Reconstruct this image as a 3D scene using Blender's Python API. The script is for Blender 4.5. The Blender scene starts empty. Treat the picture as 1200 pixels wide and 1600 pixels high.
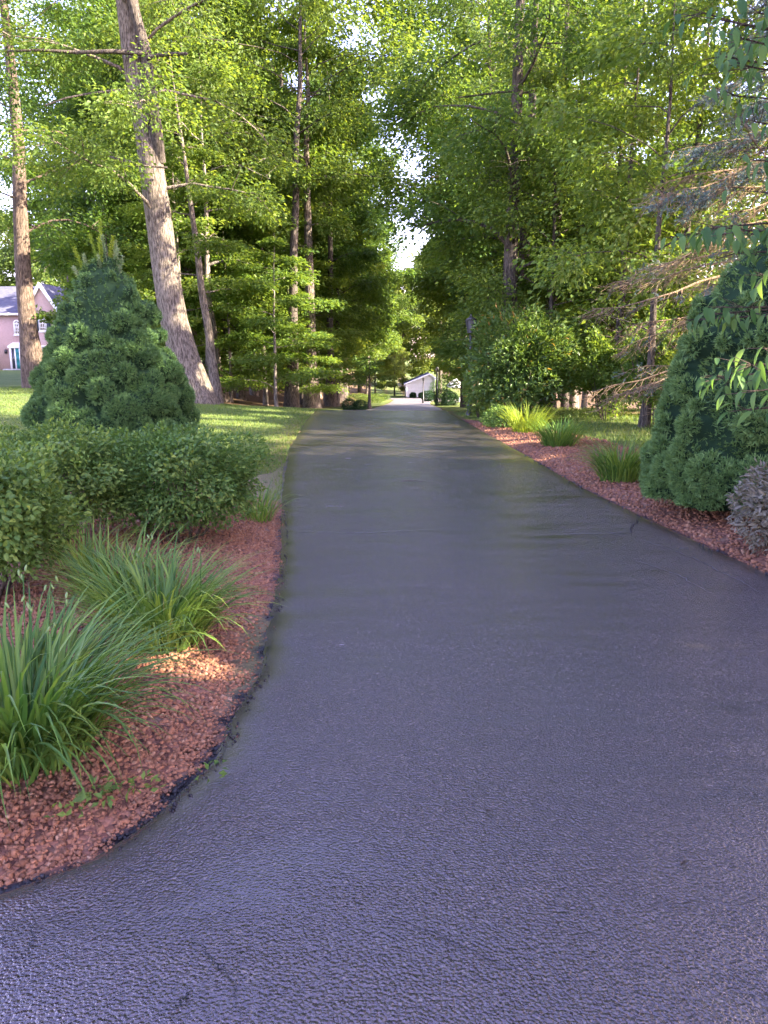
import bpy, math, random
import numpy as np
from mathutils import Vector, Matrix

R = math.radians
scene = bpy.context.scene
COL = scene.collection

# ------------------------------------------------------------------ camera, sky, sun, exposure
CAM_H, PITCH, FPX = 1.6, R(11.5), 1201.0
cam_d = bpy.data.cameras.new('camera')
cam = bpy.data.objects.new('camera', cam_d)
COL.objects.link(cam)
cam.location = (0, 0, CAM_H)
cam.rotation_euler = (R(90) - PITCH, 0, 0)
cam_d.sensor_fit = 'VERTICAL'
cam_d.sensor_height = 24.0
cam_d.lens = 24.0 * FPX / 1600.0
cam_d.clip_start = 0.05
cam_d.clip_end = 2000
scene.camera = cam

SUN_EL = R(31)
SUN_AZ = R(107)                     # clockwise from +Y: from the right, a touch behind the camera
S = np.array([math.cos(SUN_EL) * math.sin(SUN_AZ), math.cos(SUN_EL) * math.cos(SUN_AZ), math.sin(SUN_EL)])
world = bpy.data.worlds.new('World')
scene.world = world
world.use_nodes = True
wn = world.node_tree
bg = wn.nodes['Background']
sky = wn.nodes.new('ShaderNodeTexSky')
sky.sky_type = 'NISHITA'
sky.sun_disc = False
sky.sun_elevation = SUN_EL
sky.sun_rotation = SUN_AZ
sky.air_density = 1.0
sky.dust_density = 1.0
sky.ozone_density = 2.0
tint = wn.nodes.new('ShaderNodeMix')
tint.data_type = 'RGBA'
tint.blend_type = 'MULTIPLY'
tint.inputs[0].default_value = 1.0
tint.inputs[7].default_value = (1.30, 0.92, 1.08, 1)
wn.links.new(sky.outputs[0], tint.inputs[6])
wn.links.new(tint.outputs[2], bg.inputs[0])
bg.inputs[1].default_value = 0.15
sun_d = bpy.data.lights.new('sun', 'SUN')
sun_d.energy = 5.0
sun_d.angle = R(0.55)
sun_d.color = (1.0, 0.86, 0.66)
sun = bpy.data.objects.new('sun', sun_d)
COL.objects.link(sun)
sun.rotation_euler = Vector(S).to_track_quat('Z', 'Y').to_euler()
sun.location = (30, -5, 30)
vs = scene.view_settings
vs.view_transform = 'Standard'
vs.look = 'None'
vs.gamma = 1.0
vs.exposure = 3.2
vs.use_curve_mapping = False
scene.render.engine = 'CYCLES'
cy = scene.cycles
cy.use_denoising = True
cy.max_bounces = 6
cy.diffuse_bounces = 3
cy.glossy_bounces = 3
cy.transmission_bounces = 4
cy.sample_clamp_indirect = 6.0
cy.use_adaptive_sampling = True
cy.adaptive_threshold = 0.02

# ------------------------------------------------------------------ helpers
def P(px, py, Y):
    """world x, z of the point seen at photo position (px, py) in the upright plane at distance Y"""
    dx = (px - 600) / FPX
    dz = (800 - py) / FPX
    fy = math.cos(PITCH) + dz * math.sin(PITCH)
    fz = -math.sin(PITCH) + dz * math.cos(PITCH)
    t = Y / fy
    return dx * t, CAM_H + fz * t

def sstep(a, b, x):
    t = np.clip((np.asarray(x, float) - a) / (b - a), 0, 1)
    return t * t * (3 - 2 * t)

def mesh(name, V, faces, attrs=None, smooth=False):
    V = np.asarray(V, np.float32).reshape(-1, 3)
    if not isinstance(faces, list):
        faces = [faces]
    faces = [np.asarray(f, np.int32) for f in faces if len(f)]
    me = bpy.data.meshes.new(name)
    me.vertices.add(len(V))
    me.vertices.foreach_set('co', V.ravel())
    nl = sum(f.size for f in faces)
    npoly = sum(len(f) for f in faces)
    me.loops.add(nl)
    me.polygons.add(npoly)
    me.loops.foreach_set('vertex_index', np.concatenate([f.ravel() for f in faces]))
    tot = np.concatenate([np.full(len(f), f.shape[1], np.int32) for f in faces])
    me.polygons.foreach_set('loop_start', np.concatenate([[0], np.cumsum(tot)[:-1]]).astype(np.int32))
    if smooth:
        me.polygons.foreach_set('use_smooth', np.ones(npoly, bool))
    for k, a in (attrs or {}).items():
        at = me.attributes.new(k, 'FLOAT', 'POINT')
        at.data.foreach_set('value', np.asarray(a, np.float32).ravel())
    me.update(calc_edges=True)
    me.validate()
    return me

def link(name, me, mat=None, parent=None, loc=None, rot=None, scale=None):
    o = bpy.data.objects.new(name, me)
    COL.objects.link(o)
    if mat is not None and me is not None and len(me.materials) == 0:
        me.materials.append(mat)
    if parent is not None:
        o.parent = parent
    if loc is not None:
        o.location = loc
    if rot is not None:
        o.rotation_euler = rot
    if scale is not None:
        o.scale = (scale,) * 3 if np.isscalar(scale) else scale
    return o

def tag(o, label, cat, group=None):
    o['label'] = label
    o['category'] = cat
    if group:
        o['group'] = group
    return o

def thing(name, label, cat, loc=(0, 0, 0), rotz=0, group=None):
    o = bpy.data.objects.new(name, None)
    COL.objects.link(o)
    o.location = loc
    o.rotation_euler = (0, 0, rotz)
    o.empty_display_size = 0.2
    return tag(o, label, cat, group)

def structure(o):
    o['kind'] = 'structure'
    return o

def stuff(o):
    o['kind'] = 'stuff'
    return o

class Geo:
    """collects vertices, triangles and quads of ONE part"""
    def __init__(s):
        s.V, s.T, s.Q, s.n, s.A = [], [], [], 0, []
    def add(s, V, T=None, Q=None, a=0.0):
        V = np.asarray(V, float).reshape(-1, 3)
        s.V.append(V)
        if T is not None and len(T):
            s.T.append(np.asarray(T) + s.n)
        if Q is not None and len(Q):
            s.Q.append(np.asarray(Q) + s.n)
        s.A.append(np.broadcast_to(np.asarray(a, float), (len(V),)))
        s.n += len(V)
    def box(s, x0, x1, y0, y1, z0, z1, a=0.0):
        V = [(x, y, z) for z in (z0, z1) for y in (y0, y1) for x in (x0, x1)]
        s.add(V, Q=[(0, 2, 3, 1), (4, 5, 7, 6), (0, 1, 5, 4), (2, 6, 7, 3), (0, 4, 6, 2), (1, 3, 7, 5)], a=a)
    def tube(s, pts, rad, sides=6, a=0.0, cap=True, ridge=None):
        pts = np.asarray(pts, float)
        rad = np.broadcast_to(np.asarray(rad, float), (len(pts),))
        d = np.gradient(pts, axis=0)
        d /= np.linalg.norm(d, axis=1)[:, None] + 1e-9
        ref = np.array([0.31, 0.95, 0.02]) if abs(d[0][2]) > 0.5 else np.array([0.02, 0.05, 1.0])
        u = np.cross(d, ref)
        u /= np.linalg.norm(u, axis=1)[:, None] + 1e-9
        v = np.cross(d, u)
        th = np.arange(sides) * 2 * np.pi / sides
        rr = rad[:, None] * np.ones((1, sides))
        if ridge is not None:
            rr = rr * ridge(pts, th)
        V = pts[:, None, :] + rr[..., None] * (np.cos(th)[None, :, None] * u[:, None, :] + np.sin(th)[None, :, None] * v[:, None, :])
        n = len(pts)
        i = np.arange(n - 1)[:, None] * sides
        j = np.arange(sides)[None, :]
        k = (j + 1) % sides
        Q = np.stack([i + j, i + k, i + sides + k, i + sides + j], -1).reshape(-1, 4)
        V = V.reshape(-1, 3)
        T = None
        if cap:
            V = np.vstack([V, pts[-1] + d[-1] * rad[-1] * 0.3])
            b = (n - 1) * sides
            T = [(b + q, b + (q + 1) % sides, n * sides) for q in range(sides)]
        s.add(V, T=T, Q=Q, a=a)
    def mesh(s, name, smooth=False):
        V = np.vstack(s.V)
        f = []
        if s.T:
            f.append(np.vstack(s.T))
        if s.Q:
            f.append(np.vstack(s.Q))
        return mesh(name, V, f, {'rnd': np.concatenate(s.A)}, smooth)

def unit(v):
    v = np.asarray(v, float)
    return v / (np.linalg.norm(v, axis=-1, keepdims=True) + 1e-9)

def leaf_arrays(Pn, D, N, L, W, rnd, fold=0.18, sag=0.12):
    """kite leaves folded along the midrib: base, two sides, tip"""
    n = len(Pn)
    D = unit(D)
    Sd = unit(np.cross(D, N))
    N = np.cross(Sd, D)
    L = np.broadcast_to(L, (n,))[:, None]
    W = np.broadcast_to(W, (n,))[:, None]
    mid = Pn + D * L * 0.48
    V = np.stack([Pn, mid + Sd * W * 0.5 + N * W * fold, Pn + D * L - N * L * sag, mid - Sd * W * 0.5 + N * W * fold], 1)
    b = np.arange(n)[:, None] * 4
    T = np.concatenate([b + [0, 1, 2], b + [0, 2, 3]], 0)
    return V.reshape(-1, 3), T, np.repeat(rnd, 4)

def needle_arrays(Pn, D, L, W, rnd, rng):
    """one slim triangle per needle or grass blade"""
    n = len(Pn)
    D = unit(D)
    Sd = unit(np.cross(D, rng.normal(0, 1, (n, 3))))
    L = np.broadcast_to(L, (n,))[:, None]
    W = np.broadcast_to(W, (n,))[:, None]
    V = np.stack([Pn - Sd * W * .5, Pn + Sd * W * .5, Pn + D * L], 1)
    return V.reshape(-1, 3), np.arange(n * 3).reshape(-1, 3), np.repeat(rnd, 3)

# ------------------------------------------------------------------ materials
def new_mat(name):
    m = bpy.data.materials.new(name)
    m.use_nodes = True
    nt = m.node_tree
    for n in list(nt.nodes):
        nt.nodes.remove(n)
    out = nt.nodes.new('ShaderNodeOutputMaterial')
    return m, nt, out

def N_(nt, t, **kw):
    n = nt.nodes.new(t)
    for k, v in kw.items():
        if k.startswith('i_'):
            n.inputs[k[2:].replace('_', ' ')].default_value = v
        else:
            setattr(n, k, v)
    return n

def ramp(nt, fac, stops, interp='LINEAR'):
    r = nt.nodes.new('ShaderNodeValToRGB')
    r.color_ramp.interpolation = interp
    e = r.color_ramp.elements
    while len(e) < len(stops):
        e.new(0.5)
    for i, (p, c) in enumerate(stops):
        e[i].position = p
        e[i].color = (*c, 1) if len(c) == 3 else c
    nt.links.new(fac, r.inputs[0])
    return r.outputs[0]

def mixc(nt, fac, a, b, mode='MIX'):
    m = nt.nodes.new('ShaderNodeMix')
    m.data_type = 'RGBA'
    m.blend_type = mode
    for idx, v in ((0, fac), (6, a), (7, b)):
        if hasattr(v, 'is_linked') or isinstance(v, bpy.types.NodeSocket):
            nt.links.new(v, m.inputs[idx])
        else:
            m.inputs[idx].default_value = v if idx == 0 else ((*v, 1) if len(v) == 3 else v)
    return m.outputs[2]

def mathn(nt, op, a, b=None, c=None, clamp=False):
    m = nt.nodes.new('ShaderNodeMath')
    m.operation = op
    m.use_clamp = clamp
    for i, v in enumerate((a, b, c)):
        if v is None:
            continue
        if isinstance(v, bpy.types.NodeSocket):
            nt.links.new(v, m.inputs[i])
        else:
            m.inputs[i].default_value = v
    return m.outputs[0]

def attr(nt, name):
    a = nt.nodes.new('ShaderNodeAttribute')
    a.attribute_name = name
    return a.outputs['Fac']

def noise(nt, scale, detail=3, rough=0.5, coord='Object', vec=None, stretch=None):
    n = nt.nodes.new('ShaderNodeTexNoise')
    n.inputs['Scale'].default_value = scale
    n.inputs['Detail'].default_value = detail
    n.inputs['Roughness'].default_value = rough
    if vec is None:
        tc = nt.nodes.new('ShaderNodeTexCoord')
        vec = tc.outputs[coord]
    if stretch:
        mp = nt.nodes.new('ShaderNodeMapping')
        mp.inputs['Scale'].default_value = stretch
        nt.links.new(vec, mp.inputs['Vector'])
        vec = mp.outputs[0]
    nt.links.new(vec, n.inputs['Vector'])
    return n.outputs['Fac']

def bump(nt, h, strength, dist):
    b = nt.nodes.new('ShaderNodeBump')
    b.inputs['Strength'].default_value = strength
    b.inputs['Distance'].default_value = dist
    nt.links.new(h, b.inputs['Height'])
    return b.outputs[0]

def principled(nt, out, color, rough=0.7, spec=0.3, normal=None, **kw):
    p = nt.nodes.new('ShaderNodeBsdfPrincipled')
    for key, v in (('Base Color', color), ('Roughness', rough), ('Specular IOR Level', spec)):
        if isinstance(v, bpy.types.NodeSocket):
            nt.links.new(v, p.inputs[key])
        else:
            p.inputs[key].default_value = (*v, 1) if key == 'Base Color' else v
    for k, v in kw.items():
        p.inputs[k.replace('_', ' ')].default_value = v
    if normal is not None:
        nt.links.new(normal, p.inputs['Normal'])
    if out is not None:
        nt.links.new(p.outputs[0], out.inputs['Surface'])
    return p

def leaf_mat(name, c0, c1, c2, transl=0.45, rough=0.5, spec=0.2, tmul=1.6, objvar=0.35, odd=None):
    """leaf: colour runs c0-c1-c2 by the leaf's own random value; translucent"""
    m, nt, out = new_mat(name)
    r = attr(nt, 'rnd')
    stops = [(0.0, c0), (0.5, c1), (0.93 if odd else 1.0, c2)]
    if odd:
        stops += [(0.97, odd)]
    col = ramp(nt, r, stops)
    oi = nt.nodes.new('ShaderNodeObjectInfo')
    hs = nt.nodes.new('ShaderNodeHueSaturation')
    nt.links.new(col, hs.inputs['Color'])
    nt.links.new(mathn(nt, 'MULTIPLY_ADD', oi.outputs['Random'], objvar, 1 - objvar / 2), hs.inputs['Value'])
    nt.links.new(mathn(nt, 'MULTIPLY_ADD', oi.outputs['Random'], -0.03, 0.515), hs.inputs['Hue'])
    p = principled(nt, None, hs.outputs[0], rough, spec)
    tr = nt.nodes.new('ShaderNodeBsdfTranslucent')
    tc = mixc(nt, 1.0, hs.outputs[0], (tmul * 1.15, tmul, tmul * 0.45), 'MULTIPLY')
    nt.links.new(tc, tr.inputs[0])
    mx = nt.nodes.new('ShaderNodeMixShader')
    mx.inputs[0].default_value = transl
    nt.links.new(p.outputs[0], mx.inputs[1])
    nt.links.new(tr.outputs[0], mx.inputs[2])
    nt.links.new(mx.outputs[0], out.inputs['Surface'])
    return m

M = {}
M['oak_leaf'] = leaf_mat('oak_leaf', (.045, .085, .020), (.07, .125, .024), (.11, .16, .03), tmul=1.95)
M['maple_leaf'] = leaf_mat('maple_leaf', (.05, .10, .022), (.085, .145, .028), (.13, .185, .036), tmul=1.95)
M['beech_leaf'] = leaf_mat('beech_leaf', (.04, .085, .024), (.065, .12, .030), (.10, .16, .036), tmul=2.3)
M['far_leaf'] = leaf_mat('far_leaf', (.06, .10, .028), (.09, .14, .034), (.13, .18, .04), tmul=1.95)
M['burning_leaf'] = leaf_mat('burning_leaf', (.05, .10, .025), (.092, .165, .036), (.18, .25, .055), transl=.3, objvar=.25)
M['rhodo_leaf'] = leaf_mat('rhodo_leaf', (.05, .095, .025), (.09, .15, .036), (.15, .20, .055), transl=.35, rough=.35, odd=(.32, .19, .06))
M['dogwood_leaf'] = leaf_mat('dogwood_leaf', (.040, .095, .028), (.062, .135, .036), (.10, .18, .042), transl=.4, rough=.55, spec=.2, objvar=.5)
M['daylily_leaf'] = leaf_mat('daylily_leaf', (.055, .125, .028), (.11, .195, .040), (.18, .26, .048), transl=.35, rough=.4, objvar=.35)
M['lime_leaf'] = leaf_mat('lime_leaf', (.12, .20, .03), (.18, .26, .035), (.25, .32, .045), transl=.4)
M['dry_leaf'] = leaf_mat('dry_leaf', (.30, .22, .09), (.36, .27, .12), (.42, .33, .16), transl=.3)
M['spruce_needle'] = leaf_mat('spruce_needle', (.05, .11, .036), (.10, .19, .06), (.17, .28, .09), transl=.15, rough=.6, spec=.2, tmul=1.2)
M['blue_needle'] = leaf_mat('blue_needle', (.07, .12, .10), (.12, .18, .16), (.18, .25, .23), transl=.1, rough=.6, tmul=1.1)
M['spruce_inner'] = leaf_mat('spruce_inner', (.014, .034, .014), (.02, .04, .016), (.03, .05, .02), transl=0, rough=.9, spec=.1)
M['pale_needle'] = leaf_mat('pale_needle', (.12, .18, .09), (.18, .25, .12), (.26, .33, .16), transl=.15)
M['grey_leaf'] = leaf_mat('grey_leaf', (.10, .095, .075), (.15, .14, .11), (.20, .19, .14), transl=.2)
M['grass'] = leaf_mat('grass', (.060, .115, .025), (.10, .165, .034), (.17, .20, .06), transl=.35, objvar=0)
M['box_leaf'] = leaf_mat('box_leaf', (.012, .035, .012), (.02, .055, .018), (.035, .08, .025), transl=.2)

def bark_mat(name, dark, light, scale=1.0):
    m, nt, out = new_mat(name)
    f1 = noise(nt, 13 * scale, 5, .65, stretch=(2.2, 2.2, .42))
    f2 = noise(nt, 1.3 * scale, 3, .5)
    f3 = noise(nt, 40 * scale, 3, .6, stretch=(1.6, 1.6, .5))
    h = mathn(nt, 'ADD', f1, mathn(nt, 'MULTIPLY', f3, .35))
    col = ramp(nt, f1, [(.40, dark), (.5, tuple(.5 * (a + b) for a, b in zip(dark, light))), (.62, light)])
    col = mixc(nt, mathn(nt, 'MULTIPLY', f2, .45), col, tuple(.6 * c for c in light))
    principled(nt, out, col, .92, .1, bump(nt, h, 1.0, .06))
    return m
M['oak_bark'] = bark_mat('oak_bark', (.035, .028, .022), (.26, .222, .18))
M['brown_bark'] = bark_mat('brown_bark', (.035, .026, .020), (.19, .145, .112))
M['dark_bark'] = bark_mat('dark_bark', (.03, .026, .022), (.14, .12, .10))
M['smooth_bark'] = bark_mat('smooth_bark', (.08, .07, .06), (.28, .25, .21), .6)
M['twig_brown'] = bark_mat('twig_brown', (.20, .135, .08), (.46, .34, .22), 2)
M['stem'] = bark_mat('stem', (.04, .03, .024), (.15, .12, .09), 2)

def plain(name, c, rough=.6, spec=.3, metal=0.0, nscale=None, var=.25):
    m, nt, out = new_mat(name)
    col = c
    if nscale:
        f = noise(nt, nscale, 4, .6)
        col = ramp(nt, f, [(.3, tuple(x * (1 - var) for x in c)), (.7, tuple(min(1, x * (1 + var)) for x in c))])
    principled(nt, out, col, rough, spec, Metallic=metal)
    return m
M['white_paint'] = plain('white_paint', (.78, .77, .75), .5, nscale=3, var=.06)
M['black_metal'] = plain('black_metal', (.012, .012, .013), .35, .5)
M['grey_metal'] = plain('grey_metal', (.06, .06, .06), .4, .5, .6)
M['teal_paint'] = plain('teal_paint', (.03, .20, .19), .4, nscale=2, var=.1)
M['slate_paint'] = plain('slate_paint', (.035, .05, .065), .5)
M['glass_dark'] = plain('glass_dark', (.03, .035, .04), .06, .8)
M['lamp_glass'] = plain('lamp_glass', (.10, .10, .095), .15, .6)
M['canopy_cloth'] = plain('canopy_cloth', (.72, .72, .74), .8, nscale=2, var=.06)
M['stone_grey'] = plain('stone_grey', (.30, .29, .27), .85, .2, nscale=6, var=.3)
M['bud'] = plain('bud', (.12, .19, .06), .5)

def brick_mat():
    m, nt, out = new_mat('pink_brick')
    tc = nt.nodes.new('ShaderNodeTexCoord')
    mp = nt.nodes.new('ShaderNodeMapping')
    mp.inputs['Rotation'].default_value = (R(90), 0, 0)
    nt.links.new(tc.outputs['Object'], mp.inputs[0])
    b = nt.nodes.new('ShaderNodeTexBrick')
    b.inputs['Scale'].default_value = 4.4
    b.inputs['Color1'].default_value = (.38, .245, .21, 1)
    b.inputs['Color2'].default_value = (.48, .33, .285, 1)
    b.inputs['Mortar'].default_value = (.55, .47, .43, 1)
    b.inputs['Mortar Size'].default_value = .014
    nt.links.new(mp.outputs[0], b.inputs['Vector'])
    f = noise(nt, 1.2, 4)
    col = mixc(nt, mathn(nt, 'MULTIPLY', f, .5), b.outputs['Color'], (.43, .30, .265))
    principled(nt, out, col, .85, .2, bump(nt, b.outputs['Fac'], -.4, .01))
    return m
M['pink_brick'] = brick_mat()

def roof_mat():
    m, nt, out = new_mat('roof_shingle')
    f = noise(nt, 3.0, 4, .6, stretch=(1, 1, 3))
    principled(nt, out, ramp(nt, f, [(.3, (.045, .048, .07)), (.7, (.085, .088, .12))]), .85, .2)
    return m
M['roof_shingle'] = roof_mat()

def ground_mat():
    m, nt, out = new_mat('ground')
    lawn = attr(nt, 'lawn')
    f1 = noise(nt, .7, 4, .6)
    f2 = noise(nt, 14, 4, .7)
    f3 = noise(nt, 90, 3, .7)
    g = ramp(nt, mathn(nt, 'MULTIPLY_ADD', f2, .5, mathn(nt, 'MULTIPLY', f1, .5)), [(.35, (.055, .085, .022)), (.5, (.085, .12, .03)), (.65, (.15, .16, .06))])
    d = ramp(nt, f2, [(.3, (.06, .038, .022)), (.5, (.12, .075, .042)), (.7, (.20, .135, .08))])
    d = mixc(nt, mathn(nt, 'MULTIPLY', f3, .6), d, (.07, .055, .03))
    col = mixc(nt, lawn, d, g)
    principled(nt, out, col, .95, .1, bump(nt, mathn(nt, 'ADD', f2, f3), .6, .02))
    return m
M['ground'] = ground_mat()

def bed_mat():
    m, nt, out = new_mat('lava_bed')
    tc = nt.nodes.new('ShaderNodeTexCoord')
    v = nt.nodes.new('ShaderNodeTexVoronoi')
    v.inputs['Scale'].default_value = 42
    nt.links.new(tc.outputs['Object'], v.inputs['Vector'])
    col = ramp(nt, v.outputs['Color'], [(.1, (.06, .026, .018)), (.5, (.16, .068, .044)), (.9, (.26, .12, .075))])
    f = noise(nt, 5, 4, .6)
    col = mixc(nt, ramp(nt, f, [(.55, (0, 0, 0)), (.72, (.7, .7, .7))]), col, (.14, .105, .075))
    pale = attr(nt, 'pale')
    col = mixc(nt, pale, col, mixc(nt, f, (.15, .13, .07), (.09, .10, .04)))
    seal = attr(nt, 'seal')
    col = mixc(nt, seal, col, (.016, .015, .020))
    h = mathn(nt, 'SUBTRACT', .7, v.outputs['Distance'])
    rg = mathn(nt, 'MULTIPLY_ADD', seal, -.45, .9)
    principled(nt, out, col, rg, .3, bump(nt, h, .8, .015))
    return m
M['lava_bed'] = bed_mat()

def stone_mat():
    m, nt, out = new_mat('lava_stone')
    r = attr(nt, 'rnd')
    col = ramp(nt, r, [(0, (.055, .027, .015)), (.4, (.18, .080, .042)), (.75, (.29, .135, .072)), (1, (.40, .29, .19))])
    f = noise(nt, 60, 3, .7)
    col = mixc(nt, mathn(nt, 'MULTIPLY', f, .5), col, (.17, .06, .045))
    oi = nt.nodes.new('ShaderNodeObjectInfo')
    col = mixc(nt, .5, col, ramp(nt, oi.outputs['Random'], [(0, (.10, .046, .025)), (1, (.30, .142, .076))]))
    seal = attr(nt, 'seal')
    col = mixc(nt, seal, col, (.014, .013, .018))
    rg = mathn(nt, 'MULTIPLY_ADD', seal, -.5, .9)
    principled(nt, out, col, rg, .3, bump(nt, f, .5, .006))
    return m
M['lava_stone'] = stone_mat()
M['sealed_stone'] = plain('sealed_stone', (.016, .015, .020), .38, .4)

def asphalt_mat():
    m, nt, out = new_mat('sealed_asphalt')
    tc = nt.nodes.new('ShaderNodeTexCoord')
    ob = tc.outputs['Object']
    edge = attr(nt, 'edge')          # 1 on the thick smooth brushed border coat
    lump = noise(nt, 62, 2, .5, vec=ob)
    fine = noise(nt, 190, 2, .5, vec=ob)
    big = noise(nt, .55, 3, .55, vec=ob)
    mid = noise(nt, 3.0, 4, .6, vec=ob, stretch=(.45, 1.3, 1))
    v = nt.nodes.new('ShaderNodeTexVoronoi')
    v.inputs['Scale'].default_value = 100
    wv = nt.nodes.new('ShaderNodeVectorMath')
    wv.operation = 'MULTIPLY_ADD'
    wn_ = nt.nodes.new('ShaderNodeTexNoise')
    wn_.inputs['Scale'].default_value = 45
    nt.links.new(ob, wn_.inputs['Vector'])
    nt.links.new(wn_.outputs['Color'], wv.inputs[0])
    wv.inputs[1].default_value = (.007, .007, 0)
    nt.links.new(ob, wv.inputs[2])
    nt.links.new(wv.outputs[0], v.inputs['Vector'])
    v.feature = 'SMOOTH_F1'
    v.inputs['Smoothness'].default_value = .05
    und = noise(nt, 22, 3, .6, vec=ob, stretch=(.7, 1.2, 1))
    h = mathn(nt, 'ADD', mathn(nt, 'MULTIPLY', lump, .45), mathn(nt, 'MULTIPLY', v.outputs['Distance'], -1.15))
    h = mathn(nt, 'ADD', h, mathn(nt, 'MULTIPLY', fine, .6))
    h = mathn(nt, 'ADD', h, mathn(nt, 'MULTIPLY', und, .55))
    amt = mathn(nt, 'MULTIPLY', mathn(nt, 'MULTIPLY_ADD', edge, -.8, 1.0), ramp(nt, mathn(nt, 'MULTIPLY_ADD', mid, .5, mathn(nt, 'MULTIPLY', big, .5)), [(.36, (.3, .3, .3)), (.47, (.8, .8, .8)), (.62, (1.25, 1.25, 1.25))]))
    h = mathn(nt, 'MULTIPLY', h, amt)
    far = attr(nt, 'old')            # unsealed older surface beyond the crest and on the street
    col = ramp(nt, mathn(nt, 'MULTIPLY_ADD', mid, .5, mathn(nt, 'MULTIPLY', big, .5)), [(.3, (.032, .028, .024)), (.7, (.058, .051, .042))])
    vg = nt.nodes.new('ShaderNodeTexVoronoi')
    vg.inputs['Scale'].default_value = 120
    nt.links.new(ob, vg.inputs['Vector'])
    grain = ramp(nt, vg.outputs['Color'], [(.15, (.35, .35, .36)), (.5, (.85, .85, .85)), (.85, (1.3, 1.28, 1.25)), (.96, (2.6, 2.5, 2.4))])
    col = mixc(nt, mathn(nt, 'MULTIPLY_ADD', edge, -.85, .9), col, mixc(nt, 1.0, col, grain, 'MULTIPLY'))
    col = mixc(nt, far, col, mixc(nt, fine, (.11, .105, .10), (.20, .19, .18)))
    rg = mathn(nt, 'ADD', mathn(nt, 'MULTIPLY_ADD', mid, .24, .06), mathn(nt, 'MULTIPLY_ADD', far, .4, mathn(nt, 'MULTIPLY', big, .08)))
    p = principled(nt, out, col, rg, 1.0, bump(nt, h, 1.0, .0052))
    p.inputs['Coat Weight'].default_value = .9
    p.inputs['Coat IOR'].default_value = 1.5
    p.inputs['Specular Tint'].default_value = (1.0, .80, 1.0, 1)
    p.inputs['Coat Roughness'].default_value = .16
    nt.links.new(bump(nt, h, 1.0, .0030), p.inputs['Coat Normal'])
    cw = mathn(nt, 'MULTIPLY_ADD', far, -.3, .3, clamp=True)
    nt.links.new(cw, p.inputs['Coat Weight'])
    return m
M['sealed_asphalt'] = asphalt_mat()
M['crack_dark'] = plain('crack_dark', (.008, .008, .009), .6, .3)
M['crack_pale'] = plain('crack_pale', (.075, .073, .075), .7, .2, nscale=14, var=.6)

# ------------------------------------------------------------------ ground shape
EL = np.array([(-3, -4.2), (.6, -4.0), (1.25, -2.6), (1.7, -1.75), (2.04, -1.16), (2.19, -.95), (2.45, -.80), (2.78, -.70), (3.72, -.64), (5.5, -.78), (7.87, -1.07), (10.5, -1.37), (13.6, -1.65), (15.8, -1.74), (18.9, -1.9), (23, -2.0), (27, -1.75), (31, -1.35), (42, -.56), (62, .5), (72, .9), (80, .2)])
ER = np.array([(-3, 6.5), (1.0, 4.3), (3, 3.4), (5.5, 2.85), (7.7, 2.6), (9.46, 2.43), (12.2, 2.33), (15.8, 2.15), (22.2, 1.87), (27, 2.05), (31, 2.4), (42, 3.05), (55, 3.3), (62, 3.6), (72, 4.6), (80, 6.0)])
def eL(y): return np.interp(y, EL[:, 0], EL[:, 1])
def eR(y): return np.interp(y, ER[:, 0], ER[:, 1])

PROF = np.array([(-20, 0), (20, 0), (23, -.03), (26, -.22), (30, -.58), (36, -.90), (42, -1.20), (52, -1.68), (62, -2.1), (80, -2.72), (95, -3.0), (400, -3.0)])
def T(x, y):
    x = np.asarray(x, float)
    y = np.asarray(y, float)
    p = np.interp(y, PROF[:, 0], PROF[:, 1])
    w = 1 - sstep(4, 14, -x) * .82
    lawn = .42 * sstep(2.6, 11, -x) * sstep(8, 16, y) + .1 * sstep(1.2, 3.5, -x)
    right = .10 * sstep(2.6, 5.0, x) * (1 - sstep(20, 28, y)) + .5 * sstep(7, 20, x) * (1 - sstep(30, 45, y))
    back = 3.5 * sstep(110, 200, y)
    return p * w + lawn + right + back

def axis(a):
    out = []
    for lo, hi, st in a:
        out += list(np.arange(lo, hi, st))
    return np.array(out + [a[-1][1]])
gx = axis([(-600, -100, 50), (-100, -40, 6), (-40, -12, 1), (-12, 12, .3), (12, 40, 1), (40, 100, 6), (100, 600, 50)])
gy = axis([(-60, -10, 5), (-10, 0, 1), (0, 40, .3), (40, 100, 1.5), (100, 220, 8), (220, 900, 40)])
X, Y = np.meshgrid(gx, gy)
Z = T(X, Y) - .012
rng = np.random.default_rng(5)
Z += rng.normal(0, .004, Z.shape)
nx, ny = len(gx), len(gy)
ii, jj = np.meshgrid(np.arange(nx - 1), np.arange(ny - 1))
q0 = (jj * nx + ii).ravel()
Qg = np.stack([q0, q0 + 1, q0 + nx + 1, q0 + nx], 1)

def lawn_mask(x, y):
    wob = .5 * np.sin(x * 1.7) + .4 * np.sin(y * 1.1 + x)
    left = sstep(0, .6, eL(y) - x) * (1 - sstep(-.5, .5, y - (27.5 + wob + 1.2 * sstep(3, 9, -x) + 70 * sstep(9.5, 12, -x)))) * sstep(-.6, .4, y - 9.3 - .4 * np.sin(x))
    right = sstep(0, .3, x - (eR(y) + bed_r(y))) * (1 - sstep(-.4, .6, x - (7.2 + wob))) * sstep(10, 12, y) * (1 - sstep(22, 25, y))
    strip = sstep(.0, .2, np.minimum(np.abs(x - eL(y)), np.abs(x - eR(y)))) * (1 - sstep(1.6, 2.6, np.minimum(np.abs(x - eL(y)), np.abs(x - eR(y))))) * sstep(25, 28, y)
    far = sstep(.5, 1.5, x - eR(y)) * sstep(44, 48, y) * (1 - sstep(9, 12, x))
    yard = sstep(9, 13, -x) * sstep(10, 14, y)
    return np.clip(left + right + strip + far + yard, 0, 1)

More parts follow.
